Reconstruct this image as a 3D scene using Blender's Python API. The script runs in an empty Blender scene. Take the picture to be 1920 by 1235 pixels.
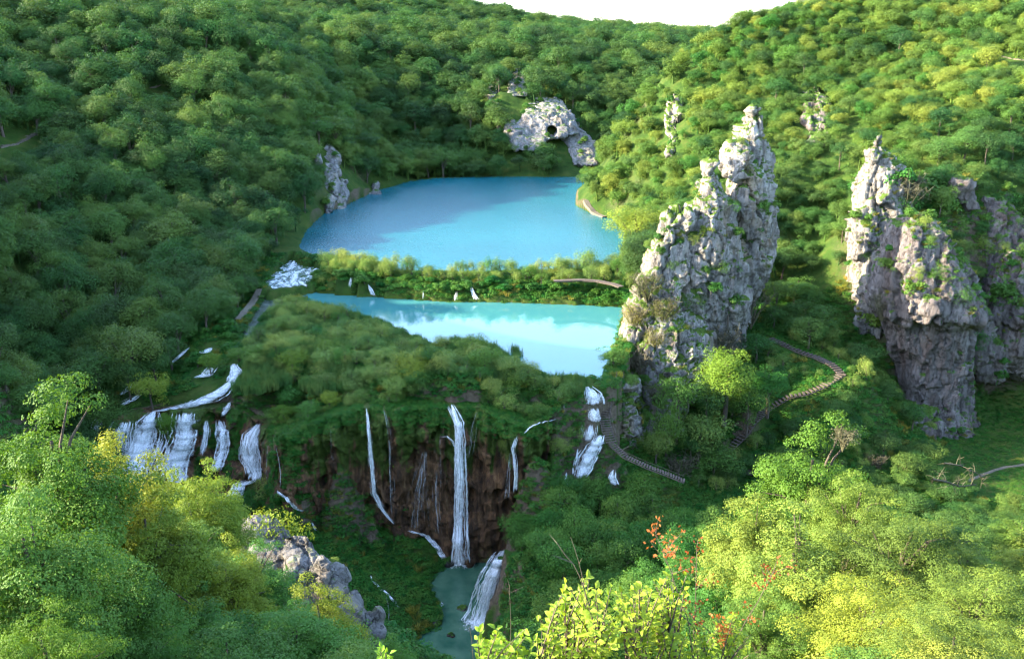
import bpy, bmesh, math, random, time
import numpy as np
from mathutils import Vector, noise as mnoise

T0 = time.time()
R = math.radians
SC = bpy.context.scene
COL = SC.collection

# ------------------------------------------------------------------ camera
F_PX = 1663.0
PITCH = 17.3
CAM_Z = 50.0
cam_d = bpy.data.cameras.new('camera')
cam = bpy.data.objects.new('camera', cam_d)
COL.objects.link(cam)
SC.camera = cam
cam.location = (0, 0, CAM_Z)
cam.rotation_euler = (R(90 - PITCH), 0, 0)
cam_d.sensor_width = 36
cam_d.lens = 36 * F_PX / 1920
cam_d.clip_start = 0.3
cam_d.clip_end = 9000

# ------------------------------------------------------------------ light
SUN_EL, SUN_AZ = 23.0, 93.0          # azimuth: degrees to the left of straight ahead
sa, se = R(SUN_AZ), R(SUN_EL)
SUN_DIR = Vector((-math.sin(sa) * math.cos(se), math.cos(sa) * math.cos(se), math.sin(se)))
sun_d = bpy.data.lights.new('sun', 'SUN')
sun_d.energy = 3.3
sun_d.angle = R(0.55)
sun_d.color = (1.0, 0.87, 0.62)
sun = bpy.data.objects.new('sun', sun_d)
COL.objects.link(sun)
sun.rotation_euler = SUN_DIR.to_track_quat('Z', 'Y').to_euler()
world = bpy.data.worlds.new('World')
SC.world = world
world.use_nodes = True
nt = world.node_tree
bg = nt.nodes['Background']
sky = nt.nodes.new('ShaderNodeTexSky')
sky.sky_type = 'NISHITA'
sky.sun_disc = False
sky.sun_elevation = se
sky.sun_rotation = math.atan2(SUN_DIR.x, SUN_DIR.y)
sky.altitude = 500
sky.air_density = 1.0
sky.dust_density = 1.2
sky.ozone_density = 1.0
nt.links.new(sky.outputs[0], bg.inputs[0])
bg.inputs[1].default_value = 0.15
SC.view_settings.view_transform = 'Standard'
SC.view_settings.look = 'None'
SC.view_settings.exposure = 2.9
SC.view_settings.gamma = 1
SC.cycles.use_denoising = True
SC.cycles.denoising_prefilter = 'FAST'
SC.cycles.filter_width = 1.25
SC.cycles.max_bounces = 8
SC.cycles.diffuse_bounces = 5
SC.cycles.glossy_bounces = 3
SC.cycles.transmission_bounces = 4
SC.cycles.transparent_max_bounces = 16
SC.cycles.caustics_reflective = False
SC.cycles.caustics_refractive = False

# ------------------------------------------------------------------ pixel <-> world
CP, SP = math.cos(R(PITCH)), math.sin(R(PITCH))
def ray(px, py):
    u = (px - 960) / F_PX; v = (py - 617.5) / F_PX
    return u, CP - v * SP, -SP - v * CP
def atD(px, py, D):
    u, ry, rz = ray(px, py); t = D / ry
    return np.array([u * t, D, CAM_Z + rz * t])
def atZ(px, py, z):
    u, ry, rz = ray(px, py); t = (z - CAM_Z) / rz
    return np.array([u * t, ry * t, z])
def project(x, y, z):
    dz = z - CAM_Z
    d = y * CP - dz * SP
    up = y * SP + dz * CP
    d = np.maximum(d, 1e-3)
    return 960 + F_PX * x / d, 617.5 - F_PX * up / d, d

# ------------------------------------------------------------------ numpy noise
_rs = np.random.RandomState(7)
_perm = _rs.permutation(256).astype(np.int64)
_perm = np.concatenate([_perm, _perm])
_g3 = _rs.normal(size=(256, 3)); _g3 /= np.linalg.norm(_g3, axis=1)[:, None]
def perlin(p):
    pi = np.floor(p).astype(np.int64); pf = p - pi; pi &= 255
    w = pf * pf * pf * (pf * (pf * 6 - 15) + 10)
    out = 0
    for dx in (0, 1):
        for dy in (0, 1):
            for dz in (0, 1):
                h = _perm[_perm[_perm[(pi[:, 0] + dx) & 255] + ((pi[:, 1] + dy) & 255)] + ((pi[:, 2] + dz) & 255)]
                g = _g3[h]
                d = g[:, 0] * (pf[:, 0] - dx) + g[:, 1] * (pf[:, 1] - dy) + g[:, 2] * (pf[:, 2] - dz)
                wt = (w[:, 0] if dx else 1 - w[:, 0]) * (w[:, 1] if dy else 1 - w[:, 1]) * (w[:, 2] if dz else 1 - w[:, 2])
                out = out + d * wt
    return out * 1.6
def fbm(p, octv=4, gain=0.5, ridge=False):
    a, s, tot = 1.0, 0, 0
    p = p.copy()
    for i in range(octv):
        n = perlin(p)
        if ridge: n = 1 - 2 * np.abs(n)
        s = s + a * n; tot += a
        a *= gain; p = p * 2.03 + 17.3
    return s / tot
_wj = _rs.rand(512, 3)
def worley(p):
    pi = np.floor(p).astype(np.int64); pf = p - pi
    f1 = np.full(len(p), 9.0); f2 = np.full(len(p), 9.0); cid = np.zeros(len(p), np.int64); off = np.zeros_like(p)
    for dx in (-1, 0, 1):
        for dy in (-1, 0, 1):
            for dz in (-1, 0, 1):
                c = pi + (dx, dy, dz)
                h = _perm[_perm[_perm[c[:, 0] & 255] + (c[:, 1] & 255)] + (c[:, 2] & 255)]
                o_ = pf - _wj[h] - (dx, dy, dz); d = np.linalg.norm(o_, axis=1)
                m = d < f1
                f2 = np.where(m, f1, np.minimum(f2, d)); cid = np.where(m, h, cid); f1 = np.where(m, d, f1); off[m] = o_[m]
    return f1, f2, cid / 255.0, (_g3[cid & 255] * off).sum(1)
def smooth(a, b, x):
    t = np.clip((x - a) / (b - a), 0, 1); return t * t * (3 - 2 * t)
def in_poly(x, y, poly):
    x = np.asarray(x, float); y = np.asarray(y, float)
    inside = np.zeros(x.shape, bool); n = len(poly)
    for i in range(n):
        x1, y1 = poly[i][:2]; x2, y2 = poly[(i + 1) % n][:2]
        if y1 == y2: continue
        c = ((y1 > y) != (y2 > y)) & (x < (x2 - x1) * (y - y1) / (y2 - y1) + x1)
        inside ^= c
    return inside
def seg_dist(x, y, pts, closed=False):
    best = np.full(x.shape, 1e9); n = len(pts)
    for i in range(n if closed else n - 1):
        ax, ay = pts[i][:2]; bx, by = pts[(i + 1) % n][:2]
        L = (bx - ax) ** 2 + (by - ay) ** 2 + 1e-9
        t = np.clip(((x - ax) * (bx - ax) + (y - ay) * (by - ay)) / L, 0, 1)
        best = np.minimum(best, np.hypot(x - ax - t * (bx - ax), y - ay - t * (by - ay)))
    return best

# ------------------------------------------------------------------ object helpers
def tag(o, label=None, cat=None, group=None, kind=None):
    if label: o['label'] = label
    if cat: o['category'] = cat
    if group: o['group'] = group
    if kind: o['kind'] = kind
    return o
def link(name, data, parent=None, mat=None):
    o = bpy.data.objects.new(name, data); COL.objects.link(o)
    if parent is not None: o.parent = parent
    if mat is not None: data.materials.append(mat)
    return o
def empty(name, loc, rz=0, **k):
    o = bpy.data.objects.new(name, None); COL.objects.link(o)
    o.location = loc; o.rotation_euler = (0, 0, rz); o.empty_display_size = 0.5
    return tag(o, **k)
def mesh_np(name, V, Fc, smooth_sh=False):
    """V (n,3); Fc (m,k) index array of equal-size faces"""
    me = bpy.data.meshes.new(name)
    V = np.asarray(V, np.float32); Fc = np.asarray(Fc, np.int32)
    m, k = Fc.shape
    me.vertices.add(len(V)); me.vertices.foreach_set('co', V.ravel())
    me.loops.add(m * k); me.loops.foreach_set('vertex_index', Fc.ravel())
    me.polygons.add(m)
    me.polygons.foreach_set('loop_start', np.arange(0, m * k, k, dtype=np.int32))
    me.polygons.foreach_set('loop_total', np.full(m, k, np.int32))
    me.update(calc_edges=True)
    me.polygons.foreach_set('use_smooth', np.full(m, smooth_sh))
    return me
def grid_faces(nu, nv, closed_u=False):
    i = np.arange(nv - 1)[:, None]; j = np.arange(nu if closed_u else nu - 1)[None, :]
    j2 = (j + 1) % nu
    return np.stack([(i * nu + j), (i * nu + j2), ((i + 1) * nu + j2), ((i + 1) * nu + j)], -1).reshape(-1, 4)
def tube(pts, rads, seg=6):
    pts = np.asarray(pts, float); n = len(pts)
    tan = np.gradient(pts, axis=0); tan /= np.linalg.norm(tan, axis=1)[:, None] + 1e-9
    ref = np.array([0.31, 0.95, 0.1]); V = []
    for i in range(n):
        a = np.cross(tan[i], ref); a /= np.linalg.norm(a) + 1e-9; b = np.cross(tan[i], a)
        th = np.arange(seg) / seg * 2 * np.pi
        V.append(pts[i] + rads[i] * (np.cos(th)[:, None] * a + np.sin(th)[:, None] * b))
    return np.concatenate(V), grid_faces(seg, n, True)
class MB:
    def __init__(s): s.V = []; s.F = []; s.n = 0
    def add(s, V, Fc):
        V = np.asarray(V, float); Fc = np.asarray(Fc)
        if Fc.shape[1] == 3: Fc = np.concatenate([Fc, Fc[:, 2:3]], 1)
        s.V.append(V); s.F.append(Fc + s.n); s.n += len(V); return s
    def tube(s, pts, rads, seg=6): return s.add(*tube(pts, rads, seg))
    def box(s, c, size, rz=0, rx=0):
        h = np.array(size) / 2
        V = np.array([[x, y, z] for z in (-1, 1) for y in (-1, 1) for x in (-1, 1)]) * h
        if rx: V = np.stack([V[:, 0], V[:, 1] * math.cos(rx) - V[:, 2] * math.sin(rx), V[:, 1] * math.sin(rx) + V[:, 2] * math.cos(rx)], 1)
        if rz: V = np.stack([V[:, 0] * math.cos(rz) - V[:, 1] * math.sin(rz), V[:, 0] * math.sin(rz) + V[:, 1] * math.cos(rz), V[:, 2]], 1)
        return s.add(V + np.array(c), [[0, 2, 3, 1], [4, 5, 7, 6], [0, 1, 5, 4], [2, 6, 7, 3], [0, 4, 6, 2], [1, 3, 7, 5]])
    def mesh(s, name, sm=False): return mesh_np(name, np.concatenate(s.V), np.concatenate(s.F), sm)
    def build(s, name, mat, parent=None, sm=False): return link(name, s.mesh(name, sm), parent, mat)

# ------------------------------------------------------------------ materials
class NT:
    def __init__(s, name):
        s.m = bpy.data.materials.new(name); s.m.use_nodes = True; s.t = s.m.node_tree
        s.b = s.t.nodes['Principled BSDF']; s.out = s.t.nodes['Material Output']
    def n(s, typ, **kw):
        nd = s.t.nodes.new(typ)
        for k, v in kw.items():
            if k.startswith('i_'):
                key = k[2:]; key = int(key) if key.isdigit() else key.replace('_', ' ')
                nd.inputs[key].default_value = v
            else: setattr(nd, k, v)
        return nd
    def l(s, a, b): s.t.links.new(a, b); return b
    def noise(s, vec, scale, detail=4, rough=0.55, dist=0):
        nd = s.n('ShaderNodeTexNoise'); nd.inputs['Scale'].default_value = scale
        nd.inputs['Detail'].default_value = detail; nd.inputs['Roughness'].default_value = rough; nd.inputs['Distortion'].default_value = dist
        if vec is not None: s.l(vec, nd.inputs['Vector'])
        return nd.outputs['Fac']
    def ramp(s, fac, stops):
        nd = s.n('ShaderNodeValToRGB'); cr = nd.color_ramp
        while len(cr.elements) < len(stops): cr.elements.new(0.5)
        for e, (p, c) in zip(cr.elements, stops):
            e.position = p; e.color = (*c, 1) if len(c) == 3 else c
        s.l(fac, nd.inputs[0]); return nd.outputs[0]
    def mix(s, fac, a, b, mode='MIX'):
        nd = s.n('ShaderNodeMix', data_type='RGBA', blend_type=mode)
        for sock, v in ((nd.inputs[0], fac), (nd.inputs[6], a), (nd.inputs[7], b)):
            if hasattr(v, 'is_linked'): s.l(v, sock)
            else: sock.default_value = (*v, 1) if isinstance(v, tuple) and len(v) == 3 else v
        return nd.outputs[2]
    def math(s, op, a, b=None, c=None, clamp=False):
        nd = s.n('ShaderNodeMath', operation=op); nd.use_clamp = clamp
        for i, v in enumerate((a, b, c)):
            if v is None: continue
            if hasattr(v, 'is_linked'): s.l(v, nd.inputs[i])
            else: nd.inputs[i].default_value = v
        return nd.outputs[0]
    def maprange(s, v, a, b, c=0.0, d=1.0):
        nd = s.n('ShaderNodeMapRange'); s.l(v, nd.inputs[0])
        for i, x in enumerate((a, b, c, d)): nd.inputs[i + 1].default_value = x
        return nd.outputs[0]
    def pos(s): return s.n('ShaderNodeNewGeometry').outputs['Position']
    def scaled(s, vec, sc):
        nd = s.n('ShaderNodeMapping'); s.l(vec, nd.inputs[0]); nd.inputs['Scale'].default_value = sc; return nd.outputs[0]
    def bump(s, h, strength, dist):
        nd = s.n('ShaderNodeBump'); nd.inputs['Strength'].default_value = strength; nd.inputs['Distance'].default_value = dist
        s.l(h, nd.inputs['Height']); s.l(nd.outputs[0], s.b.inputs['Normal']); return nd

def foliage_mat(name, dark, mid, light, trans=0.28, spread=1.0, big=None):
    """leaf colour picked per plant (from where it stands) with a little change from leaf to leaf"""
    t = NT(name)
    oi = t.n('ShaderNodeObjectInfo')
    wn = t.n('ShaderNodeTexWhiteNoise', noise_dimensions='3D'); t.l(oi.outputs['Location'], wn.inputs['Vector'])
    patch = t.noise(oi.outputs['Location'], 0.02, 2)
    pos = t.pos()
    ln = t.noise(pos, 1.7, 3, 0.7)
    v = t.math('ADD', t.math('MULTIPLY', wn.outputs['Value'], 0.55 * spread), t.math('MULTIPLY', ln, 0.75))
    v = t.math('ADD', v, t.math('MULTIPLY_ADD', patch, 1.0, -0.65))
    col = t.ramp(v, [(0.12, dark), (0.5, mid), (0.95, light)])
    hsv = t.n('ShaderNodeHueSaturation'); t.l(col, hsv.inputs['Color'])
    wn2 = t.n('ShaderNodeTexWhiteNoise', noise_dimensions='4D'); t.l(oi.outputs['Location'], wn2.inputs['Vector']); wn2.inputs['W'].default_value = 3.3
    t.l(t.maprange(wn2.outputs['Value'], 0, 1, 0.5 - 0.022 * spread, 0.5 + 0.022 * spread), hsv.inputs['Hue'])
    col = hsv.outputs[0]
    t.b.inputs['Roughness'].default_value = 0.55
    t.b.inputs['Specular IOR Level'].default_value = 0.18
    t.l(col, t.b.inputs['Base Color'])
    tr = t.n('ShaderNodeBsdfTranslucent')
    tc = t.mix(1.0, col, (1.25, 1.15, 0.5), 'MULTIPLY'); t.l(tc, tr.inputs[0])
    ms = t.n('ShaderNodeMixShader'); ms.inputs[0].default_value = trans
    t.l(t.b.outputs[0], ms.inputs[1]); t.l(tr.outputs[0], ms.inputs[2]); t.l(ms.outputs[0], t.out.inputs[0])
    return t.m
def plain(name, col, rough=0.8, col2=None, scale=3.0, bump=0.0, stretch=(1, 1, 1)):
    t = NT(name); p = t.scaled(t.pos(), stretch)
    n = t.noise(p, scale, 6, 0.65)
    c = t.ramp(n, [(0.3, col), (0.7, col2 or tuple(x * 0.6 for x in col))])
    t.l(c, t.b.inputs['Base Color']); t.b.inputs['Roughness'].default_value = rough
    t.b.inputs['Specular IOR Level'].default_value = 0.25
    if bump: t.bump(n, 0.6, bump)
    return t.m

M = {}
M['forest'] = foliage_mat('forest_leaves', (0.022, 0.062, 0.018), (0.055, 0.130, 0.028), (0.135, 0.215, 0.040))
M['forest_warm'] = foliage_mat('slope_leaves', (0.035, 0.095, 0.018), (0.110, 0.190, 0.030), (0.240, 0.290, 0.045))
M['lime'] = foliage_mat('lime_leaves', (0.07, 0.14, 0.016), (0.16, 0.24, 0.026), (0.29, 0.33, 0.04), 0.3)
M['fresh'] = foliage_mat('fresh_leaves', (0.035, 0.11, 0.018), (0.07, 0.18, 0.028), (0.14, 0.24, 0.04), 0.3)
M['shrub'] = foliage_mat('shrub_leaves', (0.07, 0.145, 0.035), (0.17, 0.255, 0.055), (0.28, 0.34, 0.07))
M['cover'] = foliage_mat('ground_leaves', (0.018, 0.085, 0.012), (0.042, 0.150, 0.018), (0.10, 0.20, 0.03), 0.3)
M['reed'] = foliage_mat('reed_blades', (0.05, 0.12, 0.04), (0.09, 0.18, 0.05), (0.17, 0.22, 0.06), 0.3)
M['tuft'] = foliage_mat('dry_grass', (0.07, 0.11, 0.02), (0.17, 0.19, 0.035), (0.36, 0.29, 0.05), 0.3)
M['twig'] = foliage_mat('bare_twigs', (0.055, 0.052, 0.035), (0.10, 0.092, 0.058), (0.155, 0.135, 0.08), 0.1)
M['rust'] = foliage_mat('rust_leaves', (0.20, 0.07, 0.02), (0.38, 0.13, 0.03), (0.50, 0.24, 0.06), 0.35)
M['bark'] = plain('bark', (0.14, 0.11, 0.085), 0.9, (0.06, 0.045, 0.035), 6, 0.02, (1, 1, 0.25))
M['wood'] = plain('weathered_wood', (0.15, 0.12, 0.10), 0.85, (0.07, 0.052, 0.042), 5, 0.01)
M['path'] = plain('path_gravel', (0.20, 0.17, 0.13), 0.95, (0.10, 0.085, 0.06), 2.5, 0.03)

def rock_mat(name, light, dark, moss, stain, moss_lo=0.35, moss_amt=1.0, vert=0.22):
    t = NT(name); pos = t.pos()
    st = t.scaled(pos, (1, 1, vert))
    a = t.noise(st, 0.35, 8, 0.62, 0.4); b = t.noise(pos, 1.6, 8, 0.7)
    col = t.ramp(a, [(0.36, dark), (0.50, tuple((x + y) / 2 for x, y in zip(light, dark))), (0.62, light)])
    cn = t.noise(st, 0.8, 5, 0.6, 0.8)
    crack = t.maprange(t.math('ABSOLUTE', t.math('SUBTRACT', cn, 0.5)), 0.0, 0.035, 0.0, 1.0)
    col = t.mix(1.0, col, t.ramp(crack, [(0.0, (0.5, 0.48, 0.46)), (1.0, (1, 1, 1))]), 'MULTIPLY')
    col = t.mix(t.maprange(b, 0.35, 0.7, 0.0, 0.6), col, tuple(x * 0.62 for x in light))
    stn = t.maprange(t.noise(st, 0.22, 5, 0.6), 0.52, 0.68, 0.0, 0.75)
    col = t.mix(stn, col, stain)
    nz = t.n('ShaderNodeSeparateXYZ'); t.l(t.n('ShaderNodeNewGeometry').outputs['Normal'], nz.inputs[0])
    mf = t.math('ADD', nz.outputs[2], t.math('MULTIPLY_ADD', t.noise(pos, 0.5, 6, 0.65), 1.6, -0.8))
    mf = t.math('MULTIPLY', t.maprange(mf, moss_lo, moss_lo + 0.25), moss_amt)
    mcol = t.ramp(t.noise(pos, 3, 4), [(0.3, moss), (0.7, tuple(min(1, x * 1.9) for x in moss))])
    col = t.mix(mf, col, mcol)
    t.l(col, t.b.inputs['Base Color']); t.b.inputs['Roughness'].default_value = 0.9
    t.b.inputs['Specular IOR Level'].default_value = 0.2
    h = t.math('ADD', t.math('MULTIPLY', b, 0.5), t.math('ADD', t.math('MULTIPLY', crack, 0.25), t.math('MULTIPLY', t.noise(st, 1.2, 8, 0.7), 0.6)))
    t.bump(h, 0.9, 0.5)
    return t.m
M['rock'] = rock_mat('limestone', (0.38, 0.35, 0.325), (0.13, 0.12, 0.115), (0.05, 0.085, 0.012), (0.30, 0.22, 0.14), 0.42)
M['rock_near'] = rock_mat('crest_limestone', (0.28, 0.26, 0.25), (0.10, 0.095, 0.09), (0.05, 0.085, 0.012), (0.24, 0.19, 0.14), 0.95)  # stone colour darkened all over in place of shade on the crest
M['rock_far'] = rock_mat('far_limestone', (0.36, 0.34, 0.33), (0.15, 0.14, 0.14), (0.05, 0.09, 0.02), (0.34, 0.27, 0.20), 0.8)
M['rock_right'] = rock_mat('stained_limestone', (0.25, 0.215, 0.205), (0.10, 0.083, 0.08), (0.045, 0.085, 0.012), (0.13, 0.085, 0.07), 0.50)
M['rock_dark'] = rock_mat('wet_stone', (0.09, 0.08, 0.07), (0.03, 0.025, 0.022), (0.03, 0.07, 0.008), (0.08, 0.05, 0.03), 0.4)

# travertine (wet brown tufa with moss running down it)
def tufa_mat():
    t = NT('travertine'); pos = t.pos()
    st = t.scaled(pos, (1.0, 1.0, 0.10)); st2 = t.scaled(pos, (1, 1, 0.35))
    a = t.noise(st, 0.9, 8, 0.68, 0.3)
    col = t.ramp(a, [(0.34, (0.03, 0.018, 0.010)), (0.46, (0.13, 0.062, 0.028)), (0.56, (0.25, 0.125, 0.055)), (0.70, (0.40, 0.25, 0.13))])
    b = t.noise(st2, 1.3, 7, 0.7)
    col = t.mix(t.maprange(b, 0.38, 0.6, 0.6, 0.0), col, (0.035, 0.024, 0.018))
    sz = t.n('ShaderNodeSeparateXYZ'); t.l(pos, sz.inputs[0])
    hi = t.maprange(sz.outputs[2], -16, -2, -0.16, 0.20)
    mm = t.maprange(t.math('ADD', t.noise(st, 0.42, 6, 0.6), hi), 0.53, 0.60)
    mcol = t.ramp(t.noise(pos, 2.5, 5, 0.7), [(0.3, (0.03, 0.06, 0.008)), (0.7, (0.11, 0.16, 0.02))])
    col = t.mix(mm, col, mcol)
    t.l(col, t.b.inputs['Base Color']); t.b.inputs['Roughness'].default_value = 0.65
    t.b.inputs['Specular IOR Level'].default_value = 0.3
    h = t.math('ADD', t.noise(st, 2.2, 8, 0.75), t.math('MULTIPLY', b, 1.2)); t.bump(h, 1.0, 0.6)
    return t.m
M['tufa'] = tufa_mat()

def ground_mat():
    t = NT('ground_cover'); pos = t.pos()
    n = t.noise(pos, 0.25, 6, 0.6); n2 = t.noise(pos, 2.2, 6, 0.7)
    col = t.ramp(n, [(0.3, (0.018, 0.045, 0.008)), (0.5, (0.035, 0.075, 0.012)), (0.72, (0.075, 0.095, 0.02))])
    col = t.mix(t.maprange(n2, 0.5, 0.75, 0.0, 0.7), col, (0.055, 0.042, 0.022))
    gz = t.n('ShaderNodeSeparateXYZ'); t.l(t.n('ShaderNodeNewGeometry').outputs['Normal'], gz.inputs[0])
    steep = t.maprange(t.math('ADD', gz.outputs[2], t.math('MULTIPLY_ADD', n2, 0.5, -0.25)), 0.45, 0.62, 1.0, 0.0)
    col = t.mix(steep, col, t.ramp(n2, [(0.3, (0.06, 0.045, 0.03)), (0.7, (0.17, 0.13, 0.09))]))
    t.l(col, t.b.inputs['Base Color']); t.b.inputs['Roughness'].default_value = 0.95
    t.b.inputs['Specular IOR Level'].default_value = 0.1
    t.bump(n2, 0.8, 0.25)
    return t.m
M['ground'] = ground_mat()

def water_mat(name, deep, shallow, sc, rough=0.06, bump=0.02, bscale=0.5, ior=1.4):
    t = NT(name); pos = t.pos()
    n = t.noise(pos, sc, 3, 0.5)
    t.l(t.ramp(n, [(0.3, deep), (0.7, shallow)]), t.b.inputs['Base Color'])
    t.b.inputs['Roughness'].default_value = rough; t.b.inputs['IOR'].default_value = ior
    w = t.noise(pos, bscale, 5, 0.6)
    t.bump(w, 1.0, bump)
    return t.m
M['lake_far'] = water_mat('far_lake', (0.004, 0.105, 0.14), (0.007, 0.15, 0.185), 0.02, 0.20, 0.16, 1.4, 1.6)
M['lake_near'] = water_mat('near_lake', (0.045, 0.19, 0.20), (0.06, 0.235, 0.235), 0.03, 0.04, 0.003, 0.5, 1.85)
M['pool'] = water_mat('plunge_pool', (0.020, 0.085, 0.052), (0.085, 0.165, 0.10), 0.35, 0.08, 0.05, 0.9)
M['stream'] = water_mat('stream', (0.02, 0.035, 0.022), (0.09, 0.12, 0.10), 0.5, 0.2, 0.08, 1.5)

def rapids_mat():
    t = NT('rapids'); pos = t.pos(); n = t.noise(t.scaled(pos, (1.0, 0.5, 1)), 1.1, 7, 0.72, 0.8)
    t.l(t.ramp(n, [(0.40, (0.02, 0.045, 0.03)), (0.50, (0.10, 0.17, 0.15)), (0.56, (0.75, 0.80, 0.84))]), t.b.inputs['Base Color'])
    t.b.inputs['Roughness'].default_value = 0.4; t.bump(n, 0.8, 0.3); return t.m
M['rapids'] = rapids_mat()
def fall_mat(name, dens, streak=(0.9, 0.07), soft=0.35):
    """falling white water: opaque in streaks, see-through between them"""
    t = NT(name)
    uv = t.n('ShaderNodeUVMap').outputs[0]
    st = t.scaled(uv, (streak[0], streak[1], 1))
    a = t.noise(st, 3.0, 6, 0.7, 0.2)
    st2 = t.scaled(uv, (streak[0] * 0.5, streak[1] * 2.5, 1)); b = t.noise(st2, 5.0, 6, 0.8)
    sx = t.n('ShaderNodeSeparateXYZ'); t.l(t.n('ShaderNodeAttribute', attribute_name='edge').outputs['Vector'], sx.inputs[0])
    v = t.math('ADD', t.math('MULTIPLY_ADD', a, 3.2, -1.6), t.math('MULTIPLY_ADD', b, 1.6, -0.8))
    v = t.math('ADD', v, t.math('MULTIPLY_ADD', sx.outputs[0], 1.1, -0.6 + dens))
    al = t.maprange(v, 0.0, soft)
    t.b.inputs['Base Color'].default_value = (0.96, 0.97, 0.98, 1)
    t.b.inputs['Roughness'].default_value = 0.5
    t.b.inputs['Specular IOR Level'].default_value = 0.3
    tl = t.n('ShaderNodeBsdfTranslucent'); tl.inputs[0].default_value = (0.8, 0.85, 0.92, 1)
    m0 = t.n('ShaderNodeMixShader'); m0.inputs[0].default_value = 0.3
    t.l(t.b.outputs[0], m0.inputs[1]); t.l(tl.outputs[0], m0.inputs[2])
    tp = t.n('ShaderNodeBsdfTransparent'); ms = t.n('ShaderNodeMixShader')
    t.l(al, ms.inputs[0]); t.l(tp.outputs[0], ms.inputs[1]); t.l(m0.outputs[0], ms.inputs[2]); t.l(ms.outputs[0], t.out.inputs[0])
    return t.m
M['fall'] = fall_mat('falling_water', 0.22, soft=1.1)
M['fall_thin'] = fall_mat('thin_falling_water', -0.35, (1.5, 0.05), 1.0)
M['foam'] = fall_mat('foaming_water', 0.34, (0.55, 0.28), 0.9)
# ------------------------------------------------------------------ lakes and streams (outlines on their own water level)
LAKE_NEAR = [atZ(a, b, 0.0) for a, b in [(538, 538), (600, 549), (700, 556), (840, 566), (900, 566), (1000, 568), (1100, 572), (1170, 576),
    (1166, 600), (1150, 650), (1136, 690), (1128, 716), (1095, 712), (1030, 714), (1000, 700), (945, 680), (925, 652), (880, 645), (815, 648), (770, 632), (720, 606), (640, 585), (590, 572), (560, 556), (520, 552)]]
LAKE_FAR = [atZ(a, b, 3.0) for a, b in [(560, 462), (575, 430), (607, 400), (640, 388), (700, 360), (760, 342), (820, 334), (1000, 332), (1080, 333), (1130, 335),
    (1120, 350), (1082, 362), (1080, 385), (1110, 400), (1150, 412), (1170, 440), (1165, 475), (1180, 497), (1040, 508), (900, 512), (740, 510), (640, 490), (585, 478)]]
POOL_Z = -25.0
POOL = [atZ(a, b, POOL_Z) for a, b in [(826, 1066), (845, 1052), (900, 1046), (940, 1052), (950, 1090), (925, 1150), (905, 1190), (905, 1260), (900, 1330), (890, 1420),
    (800, 1420), (770, 1330), (745, 1240), (790, 1190), (828, 1170), (822, 1140), (800, 1100)]]
CH_Z = 0.3   # shallow channel leaving the near lake on its left
CHANNEL = [atZ(a, b, -0.25) for a, b in [(520, 535), (545, 540), (560, 556), (530, 570), (500, 590), (480, 625), (462, 640), (452, 628), (470, 598), (495, 560), (505, 540)]]
UPFALL = [atZ(a, b, 1.4) for a, b in [(545, 486), (572, 498), (610, 505), (600, 522), (560, 535), (515, 540), (500, 528), (520, 505)]]

# ------------------------------------------------------------------ terrain control points
CTL = []
def G(px, py, D, dz=0.0):
    p = atD(px, py, D); CTL.append((p[0], p[1], p[2] - dz))
def H(px, py, z, dz=0.0):
    p = atZ(px, py, z); CTL.append((p[0], p[1], z - dz))
def X(x, y, z): CTL.append((x, y, z))
# shores
for p in LAKE_NEAR: X(p[0], p[1], 0.35)
for p in LAKE_FAR: X(p[0], p[1], 3.3)
for p in POOL[:4] + POOL[12:]: X(p[0], p[1], POOL_Z + 0.4)
for p in POOL[4:12]: X(p[0], p[1], POOL_Z + 0.5)
for p in CHANNEL[3:7]: X(p[0], p[1], 0.1)
# dam between the lakes
for px in (620, 680, 750, 850, 950, 1050, 1150): H(px, 524 + (px - 620) * 0.02, 3.2)
H(560, 480, 3.6); H(1190, 540, 4.5); H(600, 510, 3.0)
# marshy peninsula
for a, b, z in [(560, 600, .8), (520, 650, .6), (600, 640, .9), (700, 650, .9), (620, 700, .7), (760, 690, .8), (850, 690, .7), (900, 720, .5), (700, 735, .3), (580, 740, 0), (500, 700, .3), (460, 650, -.2), (430, 690, -.8),
                (1000, 730, 0.2), (1060, 728, .1), (800, 745, .0), (960, 750, -.3)]: H(a, b, z)
# lip of the travertine barrier and its foot, left to right
LIP = [(150, 800, -9), (185, 792, -8), (240, 775, -6), (300, 768, -6), (370, 765, -5), (430, 760, -5), (490, 790, -6), (520, 812, -4.5), (570, 800, -2.6), (630, 780, -1.2), (690, 765, -.6), (760, 765, -.6), (845, 762, -.6), (900, 763, -.7),
       (950, 785, -1.6), (985, 800, -2.6), (1010, 790, -2.4), (1040, 768, -1.8), (1085, 745, -.8), (1110, 728, -.2)]
for a, b, z in LIP: H(a, b, z)
FOOT = [(150, 880, -14), (190, 880, -15), (240, 892, -16), (330, 905, -17.3), (400, 930, -18.5), (450, 925, -18), (500, 905, -17), (530, 935, -19), (560, 960, -19), (620, 965, -19), (690, 975, -20), (745, 992, -21), (800, 1005, -22.2), (850, 1046, -24.8), (900, 1046, -24.8), (950, 1030, -24), (1000, 990, -21)]
for a, b, z in FOOT: H(a, b, z)
# tiers above the left cascades
H(300, 740, -4.6); H(250, 740, -5.2); H(400, 735, -3.0); H(440, 700, -1.4); H(340, 690, -2.8); H(400, 670, -1.2); H(190, 770, -7.0); H(300, 700, -4)
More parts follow.
